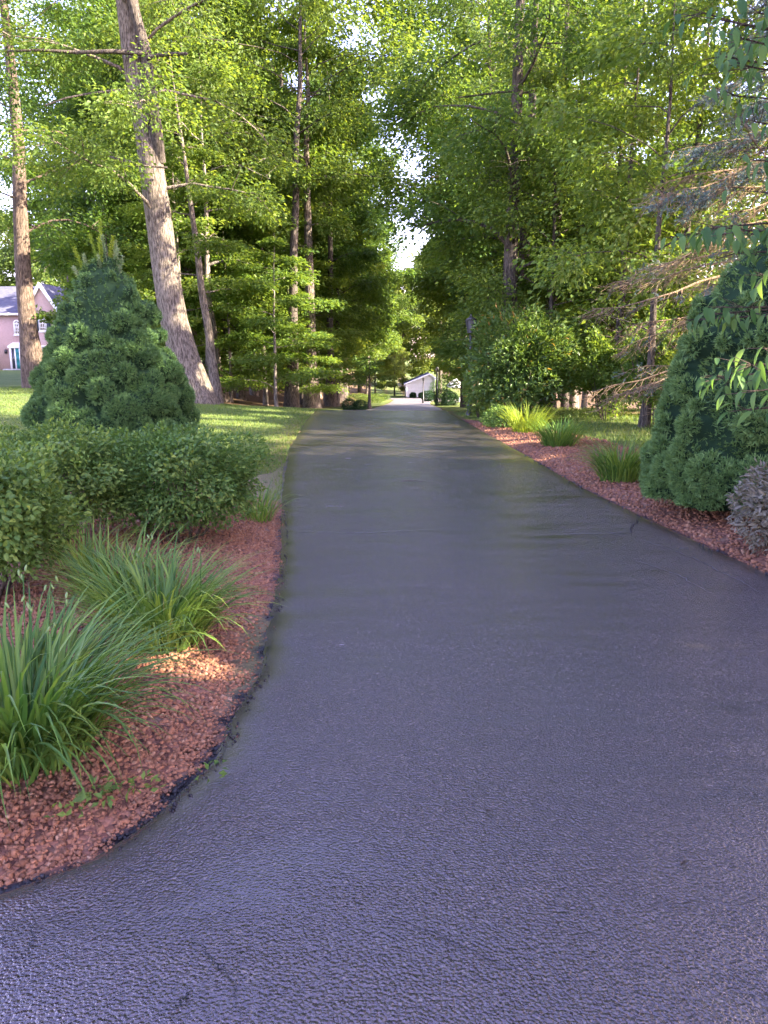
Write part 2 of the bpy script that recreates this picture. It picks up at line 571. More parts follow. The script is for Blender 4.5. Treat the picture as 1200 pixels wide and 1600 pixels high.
def bed_r(y):
    return np.interp(y, [0, 3, 8, 12, 15, 17.5, 19, 20], [2.2, 2.4, 2.3, 2.0, 1.5, .9, .35, 0])
def bed_l(y):
    return np.interp(y, [.5, 1.5, 3, 6, 8.3, 9.5, 10.5, 12], [3.0, 3.2, 3.8, 4.2, 3.6, .8, .2, 0])

me = mesh('ground', np.stack([X, Y, Z], -1).reshape(-1, 3), Qg, {'lawn': lawn_mask(X, Y)}, True)
structure(link('ground', me, M['ground']))

# driveway: one sheet with a ragged edge, sloping skirt under its sides
def strip_mesh(ys, left, right, n, zoff, jitter, seed, skirt=.05):
    rng = np.random.default_rng(seed)
    u = np.linspace(0, 1, n)
    u = .5 - .5 * np.cos(np.pi * u) * (1 - .25 * np.abs(np.cos(np.pi * u)) ** 2) / .75
    l = left + np.convolve(rng.normal(0, jitter, len(ys) + 4), np.ones(5) / 3, 'valid')
    r = right + np.convolve(rng.normal(0, jitter, len(ys) + 4), np.ones(5) / 3, 'valid')
    X = l[:, None] + (r - l)[:, None] * u[None, :]
    Yg = np.repeat(ys[:, None], n, 1)
    dl = np.minimum(X - l[:, None], r[:, None] - X)
    Z = T(X, Yg) + zoff
    ed = 1 - sstep(.05, .20, dl)
    Z = Z + .012 * sstep(0, .05, dl) - .006 * ed
    # skirt
    X = np.hstack([l[:, None] - skirt, X, r[:, None] + skirt])
    Yg = np.hstack([ys[:, None], Yg, ys[:, None]])
    Z = np.hstack([T(l - skirt, ys)[:, None] - .03, Z, T(r + skirt, ys)[:, None] - .03])
    ed = np.hstack([np.ones((len(ys), 1)), ed, np.ones((len(ys), 1))])
    n += 2
    i, j = np.meshgrid(np.arange(n - 1), np.arange(len(ys) - 1))
    q = (j * n + i).ravel()
    return np.stack([X, Yg, Z], -1).reshape(-1, 3), np.stack([q, q + 1, q + n + 1, q + n], 1), ed.ravel(), Yg.ravel()

ys = axis([(-2.5, 12, .05), (12, 27, .12), (27, 80, .6)])
V, Q, ed, yy = strip_mesh(ys, eL(ys), eR(ys), 42, .014, .010, 3)
# a shallow street edge cuts the near left corner
old = sstep(24.5, 27, yy)
me = mesh('driveway', V, Q, {'edge': ed * (1 - old), 'old': old * .8}, True)
drive = structure(link('driveway', me, M['sealed_asphalt']))

# street corner of old pavement at the foot of the drive
g = Geo()
yy_ = np.linspace(-6, 1.95, 40)
xr = np.interp(yy_, [-6, 1.1, 1.45, 1.62, 1.72, 1.95], [6, -.15, -.72, -1.02, -1.2, -1.5]) + .012 * np.sin(yy_ * 40)
V = np.concatenate([np.stack([np.full(40, -6.), yy_, T(-6., yy_) + .036], 1), np.stack([xr, yy_, T(xr, yy_) + .036], 1), np.stack([xr + .02, yy_, T(xr, yy_) + .015], 1)])
a = np.arange(39)
Q = np.concatenate([np.stack([a, a + 40, a + 41, a + 1], 1), np.stack([a + 40, a + 80, a + 81, a + 41], 1)])
me = mesh('street', V, Q, {'edge': np.zeros(len(V)), 'old': np.full(len(V), .75)})
structure(link('street', me, M['sealed_asphalt']))

# cracks in the drive surface
def crack(pts, w, mat, seed, zo=.0335):
    rng = np.random.default_rng(seed)
    pts = np.array(pts, float)
    t = np.linspace(0, len(pts) - 1, 46)
    x = np.interp(t, np.arange(len(pts)), pts[:, 0])
    y = np.interp(t, np.arange(len(pts)), pts[:, 1])
    j = np.cumsum(rng.normal(0, .006, 46))
    j -= np.linspace(j[0], j[-1], 46)
    x, y = x + j, y + np.roll(j, 7) * .6
    d = np.gradient(np.stack([x, y], 1), axis=0)
    d = unit(d)
    ww = .7 * w * (.35 + rng.random(46)) * np.sin(np.linspace(.15, 3.0, 46))
    A = np.stack([x - d[:, 1] * ww, y + d[:, 0] * ww, T(x, y) + zo], 1)
    B = np.stack([x + d[:, 1] * ww, y - d[:, 0] * ww, T(x, y) + zo], 1)
    i = np.arange(45)
    me = mesh('crack', np.vstack([A, B]), np.stack([i, i + 46, i + 47, i + 1], 1))
    link('crack', me, mat, drive)
def gp(px, py):
    for z in (0,):
        dz = (800 - py) / FPX
        f = -math.sin(PITCH) + dz * math.cos(PITCH)
        t = -CAM_H / f
        return (px - 600) / FPX * t, (math.cos(PITCH) + dz * math.sin(PITCH)) * t
crack([gp(1005, 850), gp(1080, 878), gp(1135, 905), gp(1190, 935)], .006, M['crack_pale'], 1)
crack([gp(990, 880), gp(1060, 905), gp(1120, 940)], .005, M['crack_pale'], 2)
crack([gp(830, 842), gp(960, 838), gp(1010, 836)], .007, M['crack_pale'], 12)
crack([gp(455, 835), gp(560, 838), gp(700, 832)], .006, M['crack_pale'], 13)
crack([gp(300, 1470), gp(340, 1500), gp(352, 1540), gp(370, 1600)], .0025, M['crack_dark'], 3)
crack([gp(0, 1540), gp(45, 1490), gp(60, 1440)], .0025, M['crack_dark'], 4)
crack([gp(250, 1600), gp(300, 1570)], .003, M['crack_dark'], 5)
crack([gp(590, 1440), gp(700, 1490), gp(850, 1545)], .0022, M['crack_dark'], 6)
crack([gp(995, 815), gp(985, 838)], .010, M['crack_dark'], 7)

# red lava-rock beds
def bed(name, sgn, ys, edge, width, seed):
    n = 40
    u = np.linspace(0, 1, n) ** 1.6
    X = edge[:, None] + sgn * (width[:, None] * u[None, :] - .02)
    Yg = np.repeat(ys[:, None], n, 1)
    dist = np.abs(X - edge[:, None])
    rng = np.random.default_rng(seed)
    Z = T(X, Yg) + .004 + .05 * sstep(0, .5, dist) * (1 - sstep(.75, 1.0, u))[None, :] + rng.normal(0, .004, X.shape)
    wob = .02 * np.sin(Yg * 9) + .018 * np.sin(Yg * 23 + 1) + .012 * np.sin(Yg * 51) + .03 * sstep(2.6, 4, Yg)
    seal = 1 - sstep(.015, .06, dist - .01 + wob)
    pale = np.zeros_like(X)
    if sgn < 0:
        pale = np.exp(-((Yg - 4.15) / .55) ** 2) * (1 - sstep(.02, .22, dist)) * .9 + np.exp(-((Yg - 3.5) / .3) ** 2) * (1 - sstep(.05, .2, dist)) * .6
        pale += .9 * sstep(7.8, 9.0, Yg) * (1 - sstep(.3, .7, dist))
    i, j = np.meshgrid(np.arange(n - 1), np.arange(len(ys) - 1))
    q = (j * n + i).ravel()
    Q = np.stack([q, q + 1, q + n + 1, q + n], 1)
    if sgn < 0:
        Q = Q[:, ::-1]
    me = mesh(name, np.stack([X, Yg, Z], -1).reshape(-1, 3), Q, {'seal': seal, 'pale': np.clip(pale, 0, 1)}, True)
    return structure(link(name, me, M['lava_bed']))
ys_l = np.arange(1.3, 11.9, .05)
ys_r = np.arange(2.5, 19.8, .06)
bedL = bed('lava_bed_left', -1, ys_l, eL(ys_l), bed_l(ys_l), 1)
bedR = bed('lava_bed_right', 1, ys_r, eR(ys_r), bed_r(ys_r), 2)

ROCK_Q = np.array([(0, 2, 3, 1), (4, 5, 7, 6), (0, 1, 5, 4), (2, 6, 7, 3), (0, 4, 6, 2), (1, 3, 7, 5)])
def rock_verts(n, rng):
    c = np.array([(x, y, z) for z in (-1, 1) for y in (-1, 1) for x in (-1, 1)], float)
    V = np.repeat(c[None], n, 0)
    top = V[:, :, 2] > 0
    V[:, :, :2] *= np.where(top, .62, 1.0)[..., None]
    V += rng.normal(0, .26, V.shape)
    V *= np.stack([rng.uniform(.7, 1.35, n), rng.uniform(.6, 1.0, n), rng.uniform(.45, .8, n)], 1)[:, None, :]
    a = rng.uniform(0, 6.28, n)
    b = rng.normal(0, .5, n)
    x, y, z = V[..., 0], V[..., 1], V[..., 2]
    x, z = x * np.cos(b)[:, None] - z * np.sin(b)[:, None], x * np.sin(b)[:, None] + z * np.cos(b)[:, None]
    x, y = x * np.cos(a)[:, None] - y * np.sin(a)[:, None], x * np.sin(a)[:, None] + y * np.cos(a)[:, None]
    return np.stack([x, y, z], -1)

def stones(parent, sgn, n, y0, y1, edgef, widthf, umax, seed, singles, sz=(.0048, .0112)):
    rng = np.random.default_rng(seed)
    y = y0 + (y1 - y0) * rng.random(n) ** 1.35
    d = rng.random(n) ** 1.15 * np.minimum(widthf(y), umax)
    d = np.where(rng.random(n) < .008, -rng.random(n) * .07, d)
    x = edgef(y) + sgn * d
    s = rng.uniform(*sz, n) * np.where(rng.random(n) < .08, 1.5, 1)
    s = np.where(d < .06, s * .6, s)
    z = T(x, y) + .006 + .05 * sstep(.03, .5, d) + s * .22 + np.where(d < 0, .016, 0)
    wob = .02 * np.sin(y * 9) + .018 * np.sin(y * 23 + 1) + .012 * np.sin(y * 51) + .03 * sstep(2.6, 4, y)
    seal = (1 - sstep(.01, .035, d - .0 + wob + rng.normal(0, .015, n)))
    pale_skip = (sgn < 0) & (np.exp(-((y - 4.15) / .5) ** 2) * (d < .16) > .45) & (rng.random(n) < .8)
    keep = ~pale_skip
    x, y, z, s, seal, d = (q[keep] for q in (x, y, z, s, seal, d))
    n = len(x)
    V = rock_verts(n, rng) * s[:, None, None] + np.stack([x, y, z], 1)[:, None, :]
    rnd = np.clip(rng.normal(.5, .25, n), 0, 1)
    order = np.argsort(y + 3 * (s < .010) + 5 * (x < -1.5))     # the stones that show largest come first
    single = order[:singles]
    rest = order[singles:]
    b = np.arange(len(rest))[:, None, None] * 8
    me = mesh('stones', V[rest].reshape(-1, 3), (b + ROCK_Q[None]).reshape(-1, 4), {'rnd': np.repeat(rnd[rest], 8), 'seal': np.repeat(seal[rest], 8)})
    stuff(link('stones', me, M['lava_stone'], parent))
    protos = {}
    for i in single:
        k = (int(rng.integers(0, 10)), bool(seal[i] > .5))
        if k not in protos:
            mm = mesh('stone', rock_verts(1, rng)[0], ROCK_Q, {'rnd': np.full(8, rnd[i]), 'seal': np.full(8, float(k[1]))})
            mm.materials.append(M['lava_stone'])
            protos[k] = mm
        link('stone', protos[k], None, parent, (x[i], y[i], z[i] + .001), (0, 0, rng.uniform(0, 6.28)), s[i])
stones(bedL, -1, 35000, 1.7, 8.4, eL, bed_l, 1.75, 11, 300)
stones(bedR, 1, 9500, 4.4, 18.5, eR, bed_r, 1.7, 12, 0, (.009, .019))

# ------------------------------------------------------------------ grass of the lawns
def lawn_grass():
    rng = np.random.default_rng(21)
    n = 130000
    y = 8.4 + 24.6 * rng.random(n) ** 1.2
    x = np.where(rng.random(n) < .80, eL(y) - .03 - 13 * rng.random(n) ** 1.3, eR(y) + .1 + 6 * rng.random(n))
    lm = np.maximum(lawn_mask(x, y), ((x < 0) & (y > 8.4) & (eL(y) - x < .7)) * .8)
    bedded = ((x < 0) & (eL(y) - x < bed_l(y)) & (rng.random(n) < .9) & ~((y > 8.4) & (eL(y) - x < .7))) | ((x > 0) & (x - eR(y) < bed_r(y) + .05))
    k = (lm > rng.random(n) * .9) & ~bedded
    x, y = x[k], y[k]
    n = len(x)
    Pn = np.stack([x, y, T(x, y) - .012], 1)
    a = rng.uniform(0, 6.28, n)
    D = np.stack([np.cos(a) * .5, np.sin(a) * .5, np.full(n, 1.)], 1)
    tall = np.where(x > 3, 1.9, 1.0)
    Nn = np.stack([np.cos(a), np.sin(a), np.zeros(n)], 1)
    V, Tt, r = needle_arrays(Pn, D, rng.uniform(.035, .07, n) * tall, .012 * np.sqrt(tall), np.clip(rng.normal(.45, .25, n) + .15 * np.sin(x * .9 + y), 0, 1), rng)
    stuff(link('lawn_grass', mesh('lawn_grass', V, Tt, {'rnd': r}), M['grass']))
    o = bpy.data.objects['lawn_grass']
    o['label'] = 'short mown lawn grass either side of the driveway'
    o['category'] = 'grass'
lawn_grass()

# ------------------------------------------------------------------ trees
def bark_ridge(seed, amp=.07, k=7):
    rng = np.random.default_rng(seed)
    ph = rng.uniform(0, 6.28, 4)
    def f(pts, th):
        z = pts[:, 2][:, None]
        return 1 + amp * (.6 * np.sin(k * th[None] + ph[0] + z * .5) + .4 * np.sin(3 * th[None] + ph[1] - z * .3) + .3 * np.sin(13 * th[None] + ph[2] + z * 2.1))
    return f

# sun gaps between the crowns right of the drive: (point that lies in the sun, radius of the gap)
GAPS = []
def in_gap(W):
    hit = np.zeros(len(W), bool)
    for p, r in GAPS:
        v = W - np.asarray(p, float)
        t = v @ S
        d2 = (v * v).sum(1) - t * t
        hit |= (t > 1.0) & (d2 < (r * (1 + .004 * t)) ** 2)
    return hit

def tree_geo(seed, height=20, r0=.3, bare=5, crown_r=4, limbs=14, leaves=25000, leaf=.13, style='oak', path=None, low=1.0, subs=6, world=None, density=1.0, sides=10, limb_r=.32, taper=.85):
    """returns trunk Geo (with limbs) and the leaf arrays, base at the origin"""
    rng = np.random.default_rng(seed)
    g = Geo()
    if path is None:
        t = np.linspace(0, 1, 12)
        w = np.cumsum(rng.normal(0, .012 * height / 12 * 3, (12, 2)), 0)
        w -= w[0]
        path = np.stack([w[:, 0], w[:, 1], t * height], 1)
    path = np.asarray(path, float)
    t = np.linspace(0, 1, len(path))
    rad = r0 * np.maximum((1 - t) ** taper, .05) * (1 + (.55 if sides > 9 else .25) * np.exp(-(path[:, 2] - path[0, 2]) / (1.6 * r0 + .05)))
    base = path.copy()
    base = np.vstack([path[0] - [0, 0, .35], path])
    fine_t = np.linspace(0, len(base) - 1, 40 if sides > 9 else 14)
    fp = np.stack([np.interp(fine_t, np.arange(len(base)), base[:, i]) for i in range(3)], 1)
    fr = np.interp(fine_t, np.arange(len(base)), np.concatenate([[rad[0] * 1.25], rad]))
    g.tube(fp, fr, sides, ridge=bark_ridge(seed) if sides > 9 else None)
    C, CR, CD = [], [], []
    ga = rng.uniform(0, 6.28)
    for i in range(limbs):
        f = (i + rng.random() * .8) / limbs
        h = bare + (height * .97 - bare) * f ** .95
        b = np.array([np.interp(h, path[:, 2], path[:, k]) for k in range(3)])
        br = np.interp(h, path[:, 2], rad)
        ga += 2.4 + rng.normal(0, .35)
        if style == 'beech':
            prof = (1 - f) ** .55 * .95 + .12
            el0, el1 = rng.uniform(.15, .5), rng.uniform(-.25, .05)
        elif style == 'maple':
            prof = math.sin(math.pi * (.22 + .74 * f)) ** .8
            el0, el1 = rng.uniform(.2, .9), rng.uniform(-.5, .5)
        else:
            prof = (.75 + .35 * math.sin(math.pi * f)) * (1 - .55 * f ** 3)
            el0, el1 = rng.uniform(.1, .9), rng.uniform(-.7, .3) if f < .5 else rng.uniform(-.2, .6)
        ln = crown_r * prof * rng.uniform(.75, 1.15)
        m = 7
        pts = [b]
        az = ga
        for k in range(1, m):
            e = el0 + (el1 - el0) * k / (m - 1) + rng.normal(0, .1)
            az += rng.normal(0, .13)
            pts.append(pts[-1] + ln / (m - 1) * np.array([math.cos(az) * math.cos(e), math.sin(az) * math.cos(e), math.sin(e)]))
        pts = np.array(pts)
        lr = max(br * limb_r, .018) * rng.uniform(.8, 1.2)
        g.tube(pts, lr * np.linspace(1, .15, m), 5)
        for k in range(subs):
            s = rng.uniform(.25, .97) * (m - 1)
            k0 = min(int(s), m - 2)
            p0 = pts[k0] + (pts[k0 + 1] - pts[k0]) * (s - k0)
            dd = unit(pts[k0 + 1] - pts[k0])
            side = (-1) ** k * rng.uniform(.5, 1.2)
            az2 = math.atan2(dd[1], dd[0]) + side
            e2 = rng.normal(.05, .2) if style == 'beech' else rng.normal(.15, .35)
            l2 = ln * rng.uniform(.22, .42) * (1.15 - .5 * s / (m - 1)) + .25
            q = np.array([p0 + l2 * u_ * np.array([math.cos(az2) * math.cos(e2), math.sin(az2) * math.cos(e2), math.sin(e2) - .18 * u_]) for u_ in (0, .35, .7, 1)])
            g.tube(q, lr * .30 * np.array([1, .7, .4, .15]), 3, cap=False)
            for u_ in (.3, .55, .78, 1.0):
                C.append(p0 + (q[-1] - p0) * u_ + [0, 0, .0])
                CR.append(l2 * .40 + .16)
                CD.append((math.cos(az2), math.sin(az2), 0))
        for u_ in (.45, .7, .88, 1.0):
            C.append(np.array([np.interp(u_ * (m - 1), np.arange(m), pts[:, j]) for j in range(3)]))
            CR.append(ln * .14 + .18)
            CD.append((math.cos(az), math.sin(az), 0))
    C = np.array(C)
    CR = np.array(CR)
    CD = np.array(CD)
    keep = rng.random(len(C)) < density
    C, CR, CD = C[keep], CR[keep], CD[keep]
    cnt = rng.multinomial(leaves, CR ** 1.4 / (CR ** 1.4).sum())
    idx = np.repeat(np.arange(len(C)), cnt)
    n = len(idx)
    off = rng.normal(0, 1, (n, 3))
    off /= np.maximum(np.linalg.norm(off, axis=1), .6)[:, None]
    flat = {'beech': .34, 'maple': .8, 'oak': .8}[style]
    off[:, 2] *= flat
    Pn = C[idx] + off * CR[idx][:, None] * rng.random(n)[:, None] ** .4
    D = unit(off * [1, 1, .5] + CD[idx] * .7 + rng.normal(0, .35, (n, 3)))
    D[:, 2] -= {'beech': .12, 'maple': .45, 'oak': .3}[style]
    Nn = np.stack([rng.normal(0, 1, n), rng.normal(0, 1, n), np.full(n, {'beech': 2.6, 'maple': 1.3, 'oak': 1.0}[style])], 1)
    L = leaf * rng.uniform(.5, 1.4, n)
    clus = rng.random(len(C))
    rnd = np.clip(.25 + .35 * clus[idx] + rng.normal(.12, .17, n), 0, 1)
    if world is not None and GAPS:
        k = ~in_gap(Pn + np.asarray(world))
        Pn, D, Nn, L, rnd = Pn[k], D[k], Nn[k], L[k], rnd[k]
    return g, leaf_arrays(Pn, D, Nn, L, L * (.62 if style != 'oak' else .55), rnd)

def plant_tree(name, label, loc, geo, leafmat, bark, group=None, rotz=0, scale=1.0):
    g, (V, Tt, r) = geo
    t = thing(name, label, 'tree', loc, rotz, group)
    t.scale = (scale,) * 3
    link('trunk', g.mesh('trunk', True), M[bark], t)
    stuff(link('crown', mesh('crown', V, Tt, {'rnd': r}), M[leafmat], t))
    return t

def copy_tree(src, name, label, loc, rotz, scale, group):
    t = thing(name, label, 'tree', loc, rotz, group)
    t.scale = scale if not np.isscalar(scale) else (scale,) * 3
    for ch in src.children:
        c = ch.copy()
        COL.objects.link(c)
        c.parent = t
        c.matrix_parent_inverse = Matrix()
    return t

def on_ground(x, y):
    return (float(x), float(y), float(T(x, y)))

# gaps in the right-hand crowns that let the sun reach known places
rngG = np.random.default_rng(77)
for i in range(16):
    GAPS.append(((rngG.uniform(-2.2, 2.4), rngG.uniform(13.6, 16.8), 0), rngG.uniform(.3, .6)))
for x_, y_, z_, r_ in [(-2.6, 14.0, 0, .8), (-3.4, 17.5, .05, .6), (-4.2, 15.5, .1, .6), (-7.5, 17, .3, .7), (-10, 19, .4, .9), (-12.5, 21, .4, 1.0), (-9, 15, .3, .7), (-6.5, 13.2, .2, .5), (-11, 15.5, .35, .8),
                       (-5.4, 24, 1.0, .45), (-5.8, 24, 2.9, .5), (-6.3, 24, 5.2, .4), (-12.8, 29, 3.5, .6), (-12.8, 29, 6, .7), (-12.8, 29, 1.6, .4),
                       (3.9, 18.6, .6, .8), (3.2, 18.0, 1.3, .9), (3.8, 18.6, 2.0, .9), (2.6, 17.6, .6, .7), (2.95, 15.9, .35, .6), (4.3, 11.4, 2.2, .6), (4.0, 11.4, 3.2, .7), (3.9, 11.6, 4.3, .6), (4.2, 11.5, 1.4, .5), (5.2, 18.2, .2, .7), (6.2, 17.4, .2, .5),
                       (-1.05, 3.72, .05, .22), (-1.2, 3.9, .25, .16), (-3.9, 19, .1, .5),
                       (-3.6, 22, 0, .4), (-3.0, 20, .1, .35),
                       (-5, 33, 4.5, 1.3), (-7, 31, 6, 1.4), (-6, 36, 3, 1.2), (-9, 33, 8, 1.5), (-4.5, 30, 2.4, .9), (-10, 32, 4, 1.2), (-8, 29, 9.5, 1.5), (-3, 40, 5, 1.2), (-5, 42, 9, 1.8), (-12, 30, 9, 1.5)]:
    GAPS.append(((x_, y_, z_), r_))

for cx, cy_ in ((-.35, 3.62), (.35, 3.52), (1.5, 4.1)):
    for k in range(6):
        GAPS.append(((cx + rngG.uniform(-.3, .3), cy_ + rngG.normal(0, .05), 0), rngG.uniform(.04, .085)))

# --- the leaning oak on the lawn
def leaning_oak():
    Yo = 24.0
    bx, _ = P(306, 622, Yo)
    base = on_ground(bx, Yo)
    pts = [(0, 0, 0)]
    for px, py in ((300, 600), (288, 560), (272, 500), (256, 400), (243, 300), (228, 200), (211, 100), (198, 0)):
        x, z = P(px, py, Yo)
        pts.append((x - base[0], 0, z - base[2]))
    last = np.array(pts[-1])
    for k in range(1, 6):
        pts.append(tuple(last + np.array([-.22, .1, 1.6]) * k))
    geo = tree_geo(301, height=pts[-1][2], r0=.45, bare=5.2, crown_r=5.0, limbs=20, leaves=40000, leaf=.12, path=pts, subs=6, sides=16, limb_r=.20, world=base, taper=.45)
    g = geo[0]
    t = plant_tree('oak_tree', 'big leaning grey-barked oak on the lawn behind the left clipped cone spruce', base, geo, 'oak_leaf', 'oak_bark')
    # trunk keeps its girth high up: widen with a second stem that leaves it at mid height
    g2 = Geo()
    q = []
    for px, py in ((246, 250), (243, 190), (234, 140), (228, 80), (206, 0), (190, -80)):
        x, z = P(px, py, Yo - .35)
        q.append((x - base[0], -.05 if py == 250 else -.35, z - base[2]))
    g2.tube(q, [.16, .17, .16, .15, .13, .08], 9)
    for a, b, r in (((228, 84), (120, 82), .07), ((120, 82), (8, 80), .045), ((230, 90), (292, 84), .06), ((236, 140), (130, 148), .05), ((130, 148), (70, 165), .03), ((262, 262), (176, 262), .03)):
        x0, z0 = P(*a, Yo - .5)
        x1, z1 = P(*b, Yo - .9)
        xm, zm = (x0 + x1) / 2, (z0 + z1) / 2 + .08
        g2.tube([(x0 - base[0], -.5, z0 - base[2]), (xm - base[0], -.6, zm - base[2]), (x1 - base[0], -.9, z1 - base[2])], [r, r * .85, r * .65], 6)
    link('side_stem', g2.mesh('side_stem', True), M['dark_bark'], t)
leaning_oak()

def straight_tree(name, label, px, pytop, pybase, Yd, dia, pxtop, seed, bark='oak_bark', leafm='oak_leaf', **kw):
    bx, _ = P(px, pybase, Yd)
    base = on_ground(bx, Yd)
    xt, zt = P(pxtop, pytop, Yd)
    n = 10
    H = kw.pop('height', 19)
    sl = (xt - base[0]) / max(zt - base[2], .1)
    rng = np.random.default_rng(seed)
    wv = np.cumsum(rng.normal(0, .05, (n, 2)), 0)
    wv -= wv[0]
    pts = [(sl * H * k / (n - 1) + wv[k, 0], wv[k, 1], H * k / (n - 1)) for k in range(n)]
    geo = tree_geo(seed, height=H, r0=dia / 2, path=pts, world=base, **kw)
    return plant_tree(name, label, base, geo, leafm, bark)

straight_tree('oak_tree', 'straight brown-trunked oak on the lawn in front of the pink brick house', 57, 200, 604, 29, .68, 21, 302, bare=5.0, crown_r=5.4, limbs=22, leaves=38000, leaf=.13, sides=14, limb_r=.2, bark='brown_bark')
straight_tree('maple_tree', 'slim pale-trunked tree at the woods edge left of the drive crest', 487, 240, 622, 37, .60, 488, 303, height=18, bare=7.0, crown_r=3.2, limbs=15, leaves=16000, leaf=.15, style='maple', leafm='maple_leaf', sides=10)
straight_tree('maple_tree', 'thin dark trunk just right of the slim pale tree in the woods', 517, 300, 617, 43, .48, 514, 304, bark='dark_bark', height=17, bare=7, crown_r=3.0, limbs=13, leaves=14000, leaf=.16, style='maple', leafm='beech_leaf', sides=10)
straight_tree('beech_tree', 'slim leaning trunk close behind the big leaning oak', 338, 440, 612, 29, .36, 312, 305, bark='oak_bark', height=12, bare=3.6, crown_r=3.0, limbs=13, leaves=15000, leaf=.13, style='beech', leafm='maple_leaf', sides=10)
straight_tree('beech_tree', 'thin short-boled trunk between the leaning oak and the dark woods', 352, 560, 604, 33, .26, 340, 306, bark='oak_bark', height=10, bare=3.0, crown_r=2.6, limbs=11, leaves=11000, leaf=.13, style='beech', leafm='beech_leaf', sides=10)
straight_tree('oak_tree', 'grey oak trunk seen through leaves right of the leaning oak', 300, 200, 606, 35, .62, 288, 307, bark='oak_bark', height=18, bare=6.5, crown_r=3.6, limbs=14, leaves=16000, leaf=.15, sides=10)
straight_tree('maple_tree', 'forked pale tree with crooked upper stems behind the leaning oak', 330, 200, 606, 32, .34, 322, 308, bark='smooth_bark', height=13, bare=5, crown_r=3.2, limbs=12, leaves=12000, leaf=.14, style='maple', leafm='maple_leaf', sides=10, limb_r=.6)
straight_tree('oak_tree', 'tall dark-trunked oak above the rhododendron right of the drive', 815, 40, 600, 26, .44, 842, 309, bark='dark_bark', height=19, bare=5.0, crown_r=4.4, limbs=17, leaves=26000, leaf=.14, sides=12, leafm='maple_leaf')
straight_tree('oak_tree', 'stout grey trunk rising directly behind the rhododendron', 788, 420, 600, 22.5, .50, 794, 310, bark='dark_bark', height=18, bare=3.0, crown_r=3.8, limbs=15, leaves=22000, leaf=.13, sides=12)

straight_tree('oak_tree', 'high-crowned oak arching over the drive from the right woods', 770, 100, 610, 37, .5, 765, 311, bark='dark_bark', height=20, bare=9.5, crown_r=6.2, limbs=30, leaves=36000, leaf=.18, sides=10)
straight_tree('oak_tree', 'high-crowned oak arching over the drive from the left woods', 455, 100, 610, 35, .5, 460, 312, bark='dark_bark', height=20, bare=9.5, crown_r=6.0, limbs=30, leaves=36000, leaf=.18, sides=10)

straight_tree('oak_tree', 'tall far oak with high open crown left of the brick-house gap', 120, 100, 600, 50, .6, 100, 313, bark='dark_bark', height=22, bare=9.5, crown_r=6.5, limbs=26, leaves=30000, leaf=.19, sides=10)
straight_tree('oak_tree', 'tall oak crowning the far drive from its right bank', 728, 100, 625, 46, .5, 722, 314, bark='dark_bark', height=24, bare=15.5, crown_r=5.5, limbs=18, leaves=20000, leaf=.20, sides=10)

# --- woodland prototypes and their copies
protos = {}
def proto(key, leafm, bark, **kw):
    protos[key] = (tree_geo(**kw), leafm, bark, None)
proto('oak_a', 'oak_leaf', 'dark_bark', seed=401, height=20, r0=.24, bare=4.5, crown_r=4.4, limbs=26, leaves=40000, leaf=.18, sides=8)
proto('oak_b', 'maple_leaf', 'oak_bark', seed=402, height=18, r0=.21, bare=3.5, crown_r=4.0, limbs=26, leaves=40000, leaf=.18, sides=8)
proto('maple_a', 'maple_leaf', 'dark_bark', seed=403, height=13, r0=.17, bare=2.2, crown_r=3.2, limbs=24, leaves=32000, leaf=.16, style='maple', sides=8)
proto('maple_b', 'beech_leaf', 'dark_bark', seed=404, height=14, r0=.18, bare=2.0, crown_r=3.4, limbs=25, leaves=32000, leaf=.16, style='maple', sides=8)
proto('beech_a', 'beech_leaf', 'smooth_bark', seed=405, height=9, r0=.10, bare=1.0, crown_r=3.0, limbs=18, leaves=16000, leaf=.13, style='beech', sides=8)
proto('beech_b', 'maple_leaf', 'smooth_bark', seed=406, height=7, r0=.08, bare=.7, crown_r=2.6, limbs=17, leaves=14000, leaf=.13, style='beech', sides=8)
proto('far', 'far_leaf', 'dark_bark', seed=407, height=18, r0=.25, bare=2.0, crown_r=5.2, limbs=26, leaves=24000, leaf=.32, style='maple', sides=6)
KN = {'oak_a': 'oak_tree', 'oak_b': 'oak_tree', 'maple_a': 'maple_tree', 'maple_b': 'maple_tree', 'beech_a': 'beech_tree', 'beech_b': 'beech_tree', 'far': 'maple_tree'}
made = {}
KIND_WORDS = {'oak_tree': 'tall broad-crowned oak', 'maple_tree': 'mid-height bushy tree', 'beech_tree': 'low tree with flat layered sprays'}
def put(key, x, y, label, group, rotz=None, sc=None, rng=np.random.default_rng(9)):
    if label.startswith('leafy tree'):
        label = KIND_WORDS[KN[key]] + label[len('leafy tree'):]
    rotz = rng.uniform(0, 6.28) if rotz is None else rotz
    sc = rng.uniform(.88, 1.14) if sc is None else sc
    loc = on_ground(x, y)
    if key not in made:
        geo, lm, bk, _ = protos[key]
        made[key] = plant_tree(KN[key], label, loc, geo, lm, bk, group, rotz, sc)
    else:
        copy_tree(made[key], KN[key], label, loc, rotz, sc, group)

